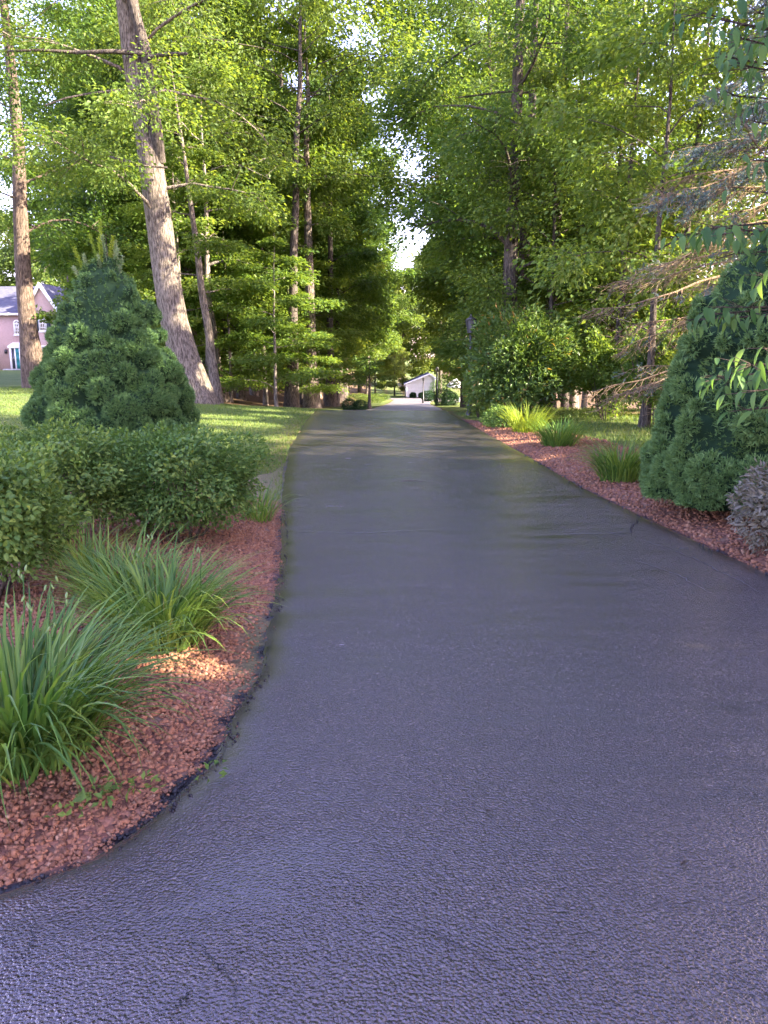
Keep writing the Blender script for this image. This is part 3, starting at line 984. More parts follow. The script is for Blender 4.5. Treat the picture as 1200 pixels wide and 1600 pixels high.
LW = ('leafy tree in the dense woods left of the drive', 'trees of the woods left of the drive')
RW = ('leafy tree in the woods right of the far drive', 'trees of the woods right of the drive')
FW = ('distant tree in the wood behind the white shed', 'trees behind the white shed')
for k, x, y in [('beech_b', -4.3, 31, ), ('beech_a', -8.2, 32), ('beech_a', -5.5, 36), ('maple_a', -7.0, 38), ('oak_a', -9.5, 37), ('maple_b', -4.6, 44), ('oak_b', -7.5, 45), ('beech_b', -3.6, 41),
                ('maple_b', -11.5, 36), ('oak_b', -13.5, 41), ('maple_a', -10.5, 46), ('oak_a', -6.0, 53), ('maple_a', -3.8, 52), ('beech_a', -4.6, 60), ('oak_b', -5.5, 66), ('maple_b', -3.9, 72),
                ('oak_a', -10, 57), ('oak_b', -9.5, 68), ('maple_a', -14.5, 50), ('oak_a', -16, 58), ('beech_b', -10.8, 31.5), ('maple_b', -7.8, 61), ('oak_a', -15.5, 72), ('oak_b', -5.0, 80), ('oak_b', -20, 66)]:
    put(k, x, y, *LW)
for k, x, y, s_ in [('oak_b', -3.2, 57, 1.15), ('oak_a', -3.4, 66, 1.2), ('oak_b', -1.6, 76, 1.0), ('oak_a', -5.5, 47, 1.2), ('oak_b', -8.5, 41, 1.2), ('oak_a', -12.5, 47, 1.2), ('maple_b', -2.9, 47, 1.0), ('far', -9, 78, 1.2), ('far', -14, 82, 1.2), ('far', -19, 78, 1.2), ('far', -23, 86, 1.2), ('oak_a', -11, 64, 1.2), ('oak_b', -18, 54, 1.15), ('beech_b', -6.6, 33.5, 1.0), ('beech_b', -9.6, 35, 1.1), ('beech_a', -12.0, 39, 1.1), ('beech_b', -7.4, 40, 1.1), ('beech_a', -4.9, 50, 1.0), ('beech_b', -4.2, 35.5, .8)]:
    put(k, x, y, *LW, sc=s_)
for k, x, y, s_ in [('oak_a', 6.4, 58, 1.15), ('oak_b', 6.2, 46, 1.15), ('maple_b', 8.6, 44, 1.1), ('beech_b', 5.4, 28.5, .9), ('beech_a', 10.5, 29, 1.1), ('beech_b', 8.0, 31, 1.1), ('beech_a', 7.0, 52, 1.1)]:
    put(k, x, y, *RW, sc=s_)
for k, x, y in [('beech_a', 4.6, 26), ('beech_b', 6.2, 24), ('beech_a', 5.6, 31), ('beech_b', 7.6, 27.5), ('maple_a', 8.4, 36), ('maple_b', 6.3, 38), ('oak_b', 9.8, 40), ('beech_a', 5.6, 43), ('oak_a', 8.6, 48),
                ('beech_b', 7.8, 22.0), ('beech_a', 9.5, 25), ('maple_a', 12.5, 36)]:
    put(k, x, y, *RW)
for k, x, y, s_ in [('far', -9, 92, 1.0), ('far', -3, 97, 1.0), ('far', 2.5, 104, .85), ('far', 7, 98, 1.05), ('far', -15, 99, 1.2), ('far', 0, 118, .95), ('far', 6, 120, 1.1), ('far', -6, 116, 1.2), ('far', 12, 118, 1.1), ('far', -20, 115, 1.3),
                 ('far', 12.5, 80.5, .95), ('far', 18, 79, 1.1), ('far', -1, 90, .42), ('far', 1.2, 88, .34), ('far', 9.2, 92, .62)]:  # the pair right of the shed is added to keep sun off it
    put(k, x, y, *FW, sc=s_)
for x, y, s_ in [(-36, 112, 1.1), (-44, 104, 1.2), (-52, 112, 1.2), (-30, 106, 1.1), (-26, 100, 1.0), (-60, 100, 1.2)]:
    put('far', x, y, 'tall tree behind the pink brick house', 'trees behind the brick house', sc=s_)
for k, x, y in [('maple_b', -19.5, 62), ('oak_b', -22.5, 76)]:
    put(k, x, y, 'yard tree between the brick house and the woods', 'trees beside the brick house')

# --- close right-hand trees, some added out of view for shade: each its own crown, with the gaps the sun comes through
spec = [('maple', 4.7, 22.3, 9, 1.2, 2.6, 15000), ('maple', 6.0, 20.2, 11, 1.5, 2.8, 17000), ('maple', 6.7, 23.2, 12, 1.5, 3.0, 17000), ('oak', 5.2, 24.6, 15, 2.4, 3.4, 18000), ('maple', 5.6, 16.6, 9, 1.4, 2.6, 15000), ('maple', 7.4, 20.0, 12, 1.6, 3.2, 20000), ('oak', 9.0, 17.5, 16, 2.5, 3.8, 20000), ('maple', 8.6, 13.6, 11, 1.6, 3.0, 17000), ('oak', 11.5, 22, 17, 3.5, 4.2, 20000),
        ('maple', 11.8, 15.0, 13, 2.0, 3.6, 17000), ('oak', 9.8, 8.5, 15, 2.5, 4.0, 20000), ('maple', 8.2, 3.6, 12, 1.8, 3.4, 19000), ('oak', 9.5, -2.5, 14, 2.2, 4.0, 18000), ('maple', 13.0, 4.0, 14, 2, 4.0, 16000), ('oak', 14.5, 11.0, 17, 3, 4.4, 16000), ('oak', 12.5, -1.0, 16, 2, 4.6, 20000), ('oak', 17.5, 5.5, 17, 2, 4.8, 20000), ('maple', 7.6, -.6, 9, 1.2, 3.2, 16000), ('oak', 16.5, -5, 16, 2, 4.8, 18000), ('maple', 11, 6.6, 9, 1, 3.2, 15000), ('oak', 19, 16, 17, 2, 5, 16000), ('oak', 19, -1, 17, 2, 5, 18000), ('maple', 7.4, 9.6, 8, .8, 2.4, 12000)]  # mostly unseen trees beside and behind the camera, added to shade the foreground
for i, (st, x, y, h, bare, cr, nl) in enumerate(spec):
    nl = int(nl * (.62 if x > 8.5 and y > 10 else .55 if y < 10 else 1.0))
    loc = on_ground(x, y)
    geo = tree_geo(500 + i, height=h, r0=(.012 if st == 'oak' else .0075) * h + .02, bare=bare, crown_r=cr, limbs=18, leaves=nl, leaf=.115 if y > 10 else .26, style=st, sides=10, world=loc)
    plant_tree('maple_tree' if st == 'maple' else 'oak_tree', 'green tree of the right-hand thicket, which runs out of view to shade the drive', loc, geo, 'maple_leaf' if i % 3 else 'oak_leaf', 'dark_bark', 'trees of the right-hand thicket')

# ------------------------------------------------------------------ clipped cone spruces
def cone_spruce(name, label, loc, H, Rb, seed, lean=(0, 0), notch=None, tufts=24000, leader=False, prof=None, lump=(.13, .24)):
    rng = np.random.default_rng(seed)
    prof = prof or (lambda t: (1 - t) ** .80 * (1 - .10 * (1 - t) ** 6))
    nl = 300
    # lump centres over the surface
    tt = 1 - np.sqrt(rng.random(nl))
    tt = np.clip(tt, .01, .97)
    th = rng.uniform(0, 6.283, nl)
    rc = Rb * prof(tt) * rng.uniform(.80, .93, nl)
    LC = np.stack([rc * np.cos(th) + lean[0] * tt * H, rc * np.sin(th) + lean[1] * tt * H, .08 + tt * (H - .1)], 1)
    LR = rng.uniform(*lump, nl) * (1.1 - .72 * tt) * (Rb / 1.1)
    if notch:
        k = np.ones(nl, bool)
        for p, r in notch:
            k &= np.linalg.norm(LC - np.array(p), axis=1) > r
        LC, LR = LC[k], LR[k]
    def surf(tt, th):
        """outer radius factor at height tt, angle th: the farthest lump reached along the ray"""
        o = np.stack([lean[0] * tt * H, lean[1] * tt * H, .08 + tt * (H - .1)], 1)
        d = np.stack([np.cos(th), np.sin(th), np.full_like(th, .12)], 1)
        d = unit(d)
        out = Rb * prof(tt) * .80
        nrm = d.copy()
        hitmask = np.zeros(len(tt), bool)
        for s0 in range(0, len(tt), 4000):
            s1 = s0 + 4000
            v = LC[None] - o[s0:s1, None]
            b = (v * d[s0:s1, None]).sum(-1)
            c = (v * v).sum(-1) - LR[None] ** 2
            disc = b * b - c
            hit = np.where(disc > 0, b + np.sqrt(np.maximum(disc, 0)), -1)
            i = hit.argmax(1)
            best = hit[np.arange(len(i)), i]
            use = best > out[s0:s1]
            hitmask[s0:s1] = use
            out[s0:s1] = np.where(use, best, out[s0:s1])
            p = o[s0:s1] + d[s0:s1] * out[s0:s1, None]
            nn = unit(p - LC[i])
            nrm[s0:s1] = np.where(use[:, None], nn, nrm[s0:s1])
        surf.hit = hitmask
        return o + d * out[:, None], nrm
    t = thing(name, label, 'shrub', loc)
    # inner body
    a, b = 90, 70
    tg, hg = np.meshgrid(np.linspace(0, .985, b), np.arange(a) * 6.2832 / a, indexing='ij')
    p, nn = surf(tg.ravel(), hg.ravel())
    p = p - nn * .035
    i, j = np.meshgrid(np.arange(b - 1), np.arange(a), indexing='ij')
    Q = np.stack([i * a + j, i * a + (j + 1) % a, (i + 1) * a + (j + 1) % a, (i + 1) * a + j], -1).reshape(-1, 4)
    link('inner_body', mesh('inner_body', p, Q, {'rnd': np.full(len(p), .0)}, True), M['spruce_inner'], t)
    # needle tufts
    tt = np.clip(1 - np.sqrt(rng.random(tufts)), 0, .985)
    th = rng.uniform(0, 6.283, tufts)
    p, nn = surf(tt, th)
    kk = surf.hit | (rng.random(tufts) < .3)
    p, nn = p[kk], nn[kk]
    tufts = len(p)
    m = 6
    P6 = np.repeat(p - nn * .02, m, 0)
    N6 = np.repeat(nn, m, 0)
    D = unit(N6 + rng.normal(0, .55, P6.shape) + [0, 0, .25])
    L = rng.uniform(.026, .058, len(P6))
    rn = np.clip(np.repeat(rng.normal(.45, .2, tufts), m) + rng.normal(0, .2, tufts * m), 0, 1)
    V, Tt, r = needle_arrays(P6 + rng.normal(0, .006, P6.shape), D, L, .013, rn, rng)
    stuff(link('needles', mesh('needles', V, Tt, {'rnd': r}), M['spruce_needle'], t))
    g = Geo()
    g.tube([(0, 0, -.2), (0, 0, .3)], [.07, .06], 8)
    link('trunk', g.mesh('trunk', True), M['stem'], t)
    if leader:
        # reverted long shoots standing out of the clipped tip
        top = np.array([lean[0] * H, lean[1] * H, H - .1])
        shoots = [((-.02, 0, .05), (.0, .0, 1), .62), ((-.10, .02, .0), (-.25, 0, 1), .45), ((.08, 0, .0), (.22, .0, 1), .42), ((.15, 0, -.1), (.2, .1, 1), .33), ((-.28, -.05, -.15), (-.35, -.1, 1), .42), ((-.2, -.1, -.2), (-.15, -.1, 1), .33), ((.22, -.05, -.2), (.3, -.1, 1), .32), ((0, -.1, -.1), (.05, -.2, 1), .4), ((-.33, 0, -.3), (-.6, 0, 1), .3), ((.06, -.1, .05), (-.1, -.1, 1), .33), ((.0, -.15, -.2), (.0, -.3, 1), .3), ((.12, .1, .0), (.05, .1, 1), .36), ((-.07, .1, .0), (-.1, .1, 1), .4)]
        for o_, d_, l_ in shoots:
            g = Geo()
            l_ *= .75
            o_ = top + np.array(o_)
            d_ = unit(np.array(d_))
            g.tube([o_ - d_ * .12, o_ + d_ * l_ * .5, o_ + d_ * l_], [.007, .006, .003], 5)
            n = int(l_ * 800)
            s = rng.random(n)
            pp = o_ + d_ * (s * l_)[:, None]
            dr = rng.normal(0, 1, (n, 3))
            dr = unit(dr - d_ * (dr @ d_)[:, None] * 1.0 + d_ * .65)
            V, Tt, r = needle_arrays(pp, dr, rng.uniform(.035, .055, n), .011, rng.uniform(.3, 1, n), rng)
            g.add(V, T=Tt, a=r)
            link('shoot', g.mesh('shoot'), M['lime_leaf' if l_ > .30 else 'pale_needle'], t)
    return t
xs, _ = P(184, 715, 11.3)
cone_spruce('cone_spruce', 'wide clipped cone spruce with tall loose shoots at its tip, left lawn', on_ground(xs, 11.3), 2.92, 1.13, 61, tufts=27000, leader=True,
            prof=lambda t: np.interp(t, [0, .08, .18, .40, .58, .79, .885, .96, 1], [.90, .97, 1.0, .87, .71, .48, .30, .12, .02]))
cone_spruce('cone_spruce', 'narrow clipped cone spruce with a ragged bare waist at the right edge', on_ground(3.62, 7.45), 2.72, .98, 62, tufts=27000,
            notch=[((-.55, -.75, 1.25), .28), ((-.1, -.95, 1.2), .26), ((.3, -.9, 1.25), .3), ((-.3, -.95, .72), .2), ((-.5, -.8, .62), .16)],
            prof=lambda t: np.interp(t, [0, .1, .22, .42, .58, .73, .84, .93, 1], [.93, .98, 1.0, .90, .81, .71, .53, .28, .03]))

# ------------------------------------------------------------------ broadleaf shrubs
def blade_leaf(L=1.0, W=.45, droop=.25, fold=.12, n=5, tip=1.0):
    """a real leaf: two rows of quads folded on the midrib, pointed, curved down"""
    s = np.linspace(0, 1, n)
    w = W * .5 * np.sin(np.pi * s ** .85) ** .8
    w[0] = .02 * W
    w[-1] = 0
    y = s * L
    z = -droop * s ** 2 * L
    V = []
    for k in range(n):
        V += [(-w[k], y[k], z[k] + fold * w[k] * 2), (0, y[k], z[k]), (w[k], y[k], z[k] + fold * w[k] * 2)]
    Q = []
    for k in range(n - 1):
        a = k * 3
        Q += [(a, a + 1, a + 4, a + 3), (a + 1, a + 2, a + 5, a + 4)]
    return np.array(V), np.array(Q)

def place_leaf(name, me, parent, p, d, nrm, s):
    """one leaf object: local +Y along d, +Z along nrm"""
    d = Vector(d).normalized()
    n = Vector(nrm)
    x = d.cross(n).normalized()
    n = x.cross(d)
    o = link(name, me, None, parent)
    Mx = Matrix((( x.x, d.x, n.x, 0), (x.y, d.y, n.y, 0), (x.z, d.z, n.z, 0), (0, 0, 0, 1)))
    o.matrix_local = Matrix.Translation(Vector(p)) @ Mx @ Matrix.Diagonal((s, s, s, 1))
    return o

def shrub(name, label, loc, rad, zc, n, leaf, mat, seed, singles=0, power=2.6, group=None, stems=9, wratio=.5, lumps=26, shell=.35, loose=.0):
    rng = np.random.default_rng(seed)
    t = thing(name, label, 'shrub', loc, 0, group)
    rad = np.array(rad, float)
    # clumps over a super-ellipsoid
    d = unit(rng.normal(0, 1, (n, 3)))
    q = (np.abs(d) ** power).sum(1) ** (-1 / power)
    lc = unit(rng.normal(0, 1, (lumps, 3)))
    dot = d @ lc.T
    b = np.exp(-(1 - dot) / .045).max(1)
    rr = q * (.86 - loose + (.17 + loose) * b) * (1 - shell * rng.random(n) ** 2)
    p = d * rr[:, None] * rad + [0, 0, zc]
    p = p + rng.normal(0, .015, p.shape)
    k = p[:, 2] > min(.06, zc - rad[2])
    p, d = p[k], d[k]
    n = len(p)
    D = unit(d * [1, 1, .6] + rng.normal(0, .6, (n, 3)) + [0, 0, .15])
    Nn = unit(d + rng.normal(0, .5, (n, 3)) + [0, 0, .8])
    L = leaf * rng.uniform(.7, 1.25, n)
    rnd = np.clip(.3 + .3 * b[k] * .6 + rng.normal(.1, .2, n), 0, 1)
    tocam = unit(np.array([0, 0, CAM_H]) - np.array(loc))
    order = np.argsort(-(p @ tocam) - .25 * L / leaf)
    one, rest = order[:singles], order[singles:]
    V, Tt, r = leaf_arrays(p[rest], D[rest], Nn[rest], L[rest], L[rest] * wratio, rnd[rest])
    stuff(link('foliage', mesh('foliage', V, Tt, {'rnd': r}), M[mat], t))
    pr = []
    if singles:
        for v in range(6):
            Vv, Qq = blade_leaf(1, wratio * rng.uniform(.9, 1.1), rng.uniform(.05, .35), .15, 5)
            mm = mesh('leaf', Vv, Qq, {'rnd': np.full(len(Vv), .2 + .13 * v)}, True)
            mm.materials.append(M[mat])
            pr.append(mm)
        for i in one:
            place_leaf('leaf', pr[int(rng.integers(0, 6))], t, p[i], D[i], Nn[i], L[i] * 1.05)
    for i in range(stems):
        g = Geo()
        a = rng.uniform(0, 6.28)
        tgt = np.array([math.cos(a) * rad[0] * .7, math.sin(a) * rad[1] * .7, zc + rng.uniform(-.2, .3) * rad[2]])
        b0 = np.array([math.cos(a) * .10, math.sin(a) * .10, -.08])
        mid = (b0 + tgt) / 2 + [0, 0, .10]
        g.tube([b0, b0 * .5 + mid * .5 + rng.normal(0, .03, 3), mid + rng.normal(0, .04, 3), tgt], [.016, .013, .010, .005], 5)
        link('stem', g.mesh('stem', True), M['stem'], t)
    return t
GB = 'clipped green shrubs of the left bed'
shrub('burning_bush', 'clipped green shrub nearest the driveway, in front of the left cone spruce', on_ground(-1.78, 6.4), (.84, .62, .45), .60, 23000, .039, 'burning_leaf', 71, 300, power=2.5, loose=.22, shell=.5, lumps=40, group=GB, stems=14)
shrub('burning_bush', 'middle clipped green shrub, between its two neighbours below the cone spruce', on_ground(-2.75, 6.1), (.82, .60, .44), .57, 22000, .039, 'burning_leaf', 72, 300, power=2.5, loose=.22, shell=.5, lumps=40, group=GB, stems=12)
shrub('burning_bush', 'larger-leaved clipped green shrub cut off by the left picture edge', on_ground(-2.52, 4.62), (.62, .56, .42), .60, 17000, .043, 'burning_leaf', 73, 300, power=2.5, loose=.22, shell=.5, lumps=40, group=GB, stems=12)
shrub('rhododendron', 'big loose rhododendron with some yellowed leaves beside the right drive edge', on_ground(3.25, 18.6), (1.4, 1.2, 1.45), 1.35, 12000, .14, 'rhodo_leaf', 74, 0, power=2.1, wratio=.33, shell=.6, lumps=60, stems=8, loose=.42)
shrub('low_shrub', 'low green ground shrub at the drive edge below the rhododendron', on_ground(2.65, 17.4), (.45, .9, .26), .22, 2600, .07, 'burning_leaf', 75, 0, power=2, wratio=.5, stems=4)
shrub('young_shrub', 'loose bright-leaved shrub on the drive side of the rhododendron', on_ground(2.55, 20.3), (.5, .7, .8), .8, 3000, .11, 'beech_leaf', 79, 0, power=2, wratio=.4, shell=.7)
shrub('azalea', 'grey-brown small-leaved shrub in front of the right cone spruce', on_ground(3.30, 6.0), (.52, .50, .42), .38, 5200, .055, 'grey_leaf', 76, 300, power=2, wratio=.32, shell=.6, stems=16)
shrub('thicket_shrub', 'leafy green shrub behind the right lawn strip, right of the rhododendron', on_ground(6.2, 21.4), (1.3, 1.0, 1.2), 1.1, 9000, .10, 'maple_leaf', 77, 0, power=2, wratio=.6, shell=.6, loose=.4)
shrub('thicket_shrub', 'low leafy shrub under the bare spruce twigs on the right', on_ground(6.3, 16.2), (1.1, .9, .9), .8, 6000, .09, 'maple_leaf', 78, 0, power=2, wratio=.6, shell=.6, loose=.4)

shrub('thicket_shrub', 'tall leafy shrub at the back of the right lawn strip, next to the rhododendron', on_ground(5.3, 18.3), (1.0, .8, 1.15), 1.15, 7000, .09, 'maple_leaf', 171, 0, power=2, wratio=.6, shell=.7, loose=.45)
shrub('thicket_shrub', 'leafy shrub rising behind the bare spruce twigs, right end of the lawn strip', on_ground(6.0, 17.2), (1.0, .8, 1.4), 1.3, 7000, .09, 'beech_leaf', 172, 0, power=2, wratio=.6, shell=.7, loose=.45)
shrub('thicket_shrub', 'tall loose shrub filling the gap behind the two nearer thicket shrubs', on_ground(6.9, 19.4), (1.2, .9, 1.6), 1.5, 7000, .10, 'maple_leaf', 173, 0, power=2, wratio=.6, shell=.7, loose=.45)

# ------------------------------------------------------------------ daylilies and grasses
def strap(rng, w=.018, bend=1.0):
    """an arching strap leaf of unit length, rooted at the origin, leaning to +Y"""
    n = 9
    s = np.linspace(0, 1, n)
    e = R(rng.uniform(70, 86)) - bend * s ** 1.5 * R(rng.uniform(60, 120))
    y = np.concatenate([[0], np.cumsum(np.cos(e[:-1]))]) / (n - 1)
    z = np.concatenate([[0], np.cumsum(np.sin(e[:-1]))]) / (n - 1)
    x = .04 * rng.normal() * s ** 2
    ww = w * np.minimum(1, 2.2 * (1 - s)) * np.minimum(1, .55 + 2 * s)
    V = []
    for k in range(n):
        V += [(x[k] - ww[k], y[k], z[k] + ww[k] * .5), (x[k], y[k], z[k]), (x[k] + ww[k], y[k], z[k] + ww[k] * .5)]
    Q = []
    for k in range(n - 1):
        a = k * 3
        Q += [(a, a + 1, a + 4, a + 3), (a + 1, a + 2, a + 5, a + 4)]
    return np.array(V), np.array(Q)

def clump(name, label, loc, n, L, rad, mat, seed, singles=True, bend=1.0, buds=0, w=.016, group='arching grassy clumps of the beds', dry=0, cat='plant'):
    rng = np.random.default_rng(seed)
    t = thing(name, label, cat, loc, 0, group)
    pr = []
    for v in range(16):
        V, Q = strap(rng, w, bend * rng.uniform(.6, 1.15))
        mm = mesh('leaf', V, Q, {'rnd': np.full(len(V), .08 + .055 * v)}, True)
        mm.materials.append(M[mat])
        pr.append((mm, V, Q))
    g = Geo()
    for i in range(n):
        a = rng.uniform(0, 6.283)
        r_ = rad * math.sqrt(rng.random())
        k = int(rng.integers(0, 16))
        lean = -rng.uniform(-.05, .35) * (r_ / rad) if rad else 0
        s = L * rng.uniform(.6, 1.15)
        p = (math.cos(a) * r_, math.sin(a) * r_, -.01)
        az = a + rng.normal(0, .5) - math.pi / 2
        rot = (lean, rng.normal(0, .12), az)
        if singles and i < 300:
            link('leaf', pr[k][0], None, t, p, rot, s)
        else:
            Mm = np.array(Matrix.LocRotScale(Vector(p), __import__('mathutils').Euler(rot), Vector((s, s, s))))
            V = pr[k][1] @ Mm[:3, :3].T + Mm[:3, 3]
            g.add(V, Q=pr[k][2], a=rng.random())
    if g.n:
        stuff(link('leaves', g.mesh('leaves', True), M[mat], t))
    for i in range(dry):
        V, Q = strap(rng, w * .7, rng.uniform(.4, 1.1))
        mm = mesh('dry_leaf', V, Q, {'rnd': rng.random() * np.ones(len(V))}, True)
        mm.materials.append(M['dry_leaf'])
        a = rng.uniform(0, 6.28)
        link('dry_leaf', mm, None, t, (math.cos(a) * rad * .8, math.sin(a) * rad * .8, 0), (-rng.uniform(0, .4), 0, a - 1.57), L * rng.uniform(.4, .8))
    for i in range(buds):
        gg = Geo()
        a = rng.uniform(0, 6.28)
        r_ = rad * rng.random()
        h = L * rng.uniform(.78, 1.0)
        b = np.array([math.cos(a) * r_, math.sin(a) * r_, 0])
        tip = b + [math.cos(a) * .12 * rng.random(), math.sin(a) * .12 * rng.random(), h]
        gg.tube([b, (b + tip) / 2 + rng.normal(0, .012, 3), tip], [.0035, .003, .0025], 5)
        st = link('flower_stalk', gg.mesh('flower_stalk', True), M['daylily_leaf'], t)
        for q in range(int(rng.integers(1, 4))):
            gg = Geo()
            o_ = tip + rng.normal(0, .014, 3)
            d_ = unit(np.array([rng.normal(0, .4), rng.normal(0, .4), 1]))
            gg.tube([o_, o_ + d_ * .008, o_ + d_ * .018, o_ + d_ * .026], [.002, .005, .005, .002], 6)
            link('bud', gg.mesh('bud', True), M['bud'], st)
    return t
clump('daylily', 'daylily clump with pale buds at the left picture edge, nearest of all', on_ground(-1.44, 2.80), 680, .78, .25, 'daylily_leaf', 81, buds=9, bend=1.15, w=.0092, dry=5)
clump('daylily', 'full daylily clump with yellowing base beside the driveway in the left bed', on_ground(-1.22, 4.0), 640, .68, .18, 'daylily_leaf', 82, buds=4, bend=1.25, w=.0088, dry=14)
clump('daylily', 'daylily clump half hidden behind the two nearer left-bed daylilies', on_ground(-1.72, 4.75), 260, .62, .20, 'daylily_leaf', 83, singles=False, w=.010, dry=4)
clump('daylily', 'small grassy clump poking out between the clipped shrub and the drive', on_ground(-1.22, 7.35), 130, .48, .12, 'daylily_leaf', 84, singles=False, w=.010)
clump('daylily', 'low grassy clump under the front of the clipped shrubs', on_ground(-2.15, 5.35), 150, .5, .2, 'daylily_leaf', 85, singles=False, w=.009)
clump('daylily', 'green grassy clump touching the right cone spruce', on_ground(2.98, 9.6), 380, .72, .22, 'daylily_leaf', 86, singles=False, w=.010, buds=2)
clump('daylily', 'spreading green grassy clump in the middle of the right lava bed', on_ground(3.05, 13.4), 380, .66, .27, 'daylily_leaf', 87, singles=False, w=.010)
clump('ornamental_grass', 'bright yellow-green grass clump at the foot of the rhododendron', on_ground(2.95, 15.9), 420, .72, .27, 'lime_leaf', 88, singles=False, bend=.7, w=.009)

# small weeds in the stones
for i, (px, py) in enumerate([(150, 1255), (165, 1262), (228, 1248), (110, 1290), (330, 1230)]):
    x, y = gp(px, py)
    shrub('weed', ['small green weed in the stones below the nearest daylily', 'tiny weed beside another under the nearest daylily', 'small weed between the nearest daylily and the drive edge', 'lowest small weed in the red stones', 'small weed close to the black drive edge'][i], (x, y, float(T(x, y)) + .05), (.05, .05, .02), .01, 26 if i < 4 else 14, .035, 'burning_leaf', 90 + i, 0, stems=0, lumps=4)

# ------------------------------------------------------------------ blue spruce with bare lower limbs
def blue_spruce():
    rng = np.random.default_rng(91)
    base = on_ground(6.0, 11.6)
    t = thing('blue_spruce', 'blue-green spruce with bare brown twiggy lower limbs behind the right cone spruce', 'tree', base)
    g = Geo()
    g.tube([(0, 0, -.3), (0, 0, 1), (.05, 0, 4), (0, 0, 8.5)], [.19, .15, .10, .02], 10)
    link('trunk', g.mesh('trunk', True), M['dark_bark'], t)
    pn, dn, rn = [], [], []
    az = 0
    for i in range(70):
        h = .5 + 7.6 * (i / 56) ** 1.05
        az += 2.4 + rng.normal(0, .3)
        if i >= 56:                                   # the long bare lower limbs on the drive side
            h = 1.0 + 3.9 * (i - 56) / 14
            az = 3.2 + rng.uniform(-.55, .75)
        ln = (2.35 * (1 - h / 8.8) ** .7 + .2) * rng.uniform(.85, 1.15) * (1.4 if i >= 56 else 1)
        bareness = 1.0 if h < 4.2 else .25
        toward = math.cos(az - 3.3)
        limb = Geo()
        m = 9
        tilt = rng.normal(0, .16)
        pts = [np.array([0, 0, h])]
        a = az
        for k in range(1, m):
            e = .12 + tilt - .6 * (k / m) + (.25 if k > 6 else 0) + rng.normal(0, .09)
            a += rng.normal(0, .05)
            pts.append(pts[-1] + ln / (m - 1) * np.array([math.cos(a) * math.cos(e), math.sin(a) * math.cos(e), math.sin(e)]))
        pts = np.array(pts)
        limb.tube(pts, .020 * (ln / 2) * np.linspace(1, .15, m), 5)
        nt = (44 if i >= 56 else 30) if toward > 0 else 16
        for k in range(nt):
            s = rng.uniform(.22, 1) * (m - 1)
            k0 = min(int(s), m - 2)
            p0 = pts[k0] + (pts[k0 + 1] - pts[k0]) * (s - k0)
            dd = unit(pts[k0 + 1] - pts[k0])
            sd = unit(np.cross(dd, [0, 0, 1])) * (-1) ** k
            d2 = unit(dd * .75 + sd * rng.uniform(.4, 1) + [0, 0, -rng.uniform(.05, .6)])
            l2 = rng.uniform(.22, .6) * (1.25 - .6 * s / (m - 1))
            tip = p0 + d2 * l2 + [0, 0, -.06]
            limb.tube([p0, (p0 + tip) / 2 + rng.normal(0, .02, 3), tip], [.006, .0045, .0022], 3, cap=False)
            for q in range(3):
                w_ = rng.uniform(.3, .95)
                p1 = p0 + (tip - p0) * w_
                t2 = p1 + unit(d2 + rng.normal(0, .55, 3)) * rng.uniform(.10, .25)
                limb.tube([p1, t2], [.0036, .0016], 3, cap=False)
                if rng.random() > bareness * (.985 if i >= 56 else .93 if s < 6.6 else .72):
                    nn = 34
                    ss = rng.random(nn)
                    pn.append(p1 + (t2 - p1) * ss[:, None])
                    dr = rng.normal(0, 1, (nn, 3)) + unit(t2 - p1) * 1.1
                    dn.append(unit(dr))
                    rn.append(np.full(nn, rng.random()))
            if rng.random() > bareness * (.98 if i >= 56 else .85):
                nn = 44
                ss = rng.random(nn)
                pn.append(p0 + (tip - p0) * ss[:, None])
                dn.append(unit(rng.normal(0, 1, (nn, 3)) + d2 * 1.1))
                rn.append(np.full(nn, rng.random()))
        link('limb', limb.mesh('limb', True), M['twig_brown'], t)
    pn, dn, rn = np.vstack(pn), np.vstack(dn), np.concatenate(rn)
    V, Tt, r = needle_arrays(pn, dn, rng.uniform(.03, .05, len(pn)), .010, rn, rng)
    stuff(link('needles', mesh('needles', V, Tt, {'rnd': r}), M['blue_needle'], t))
blue_spruce()

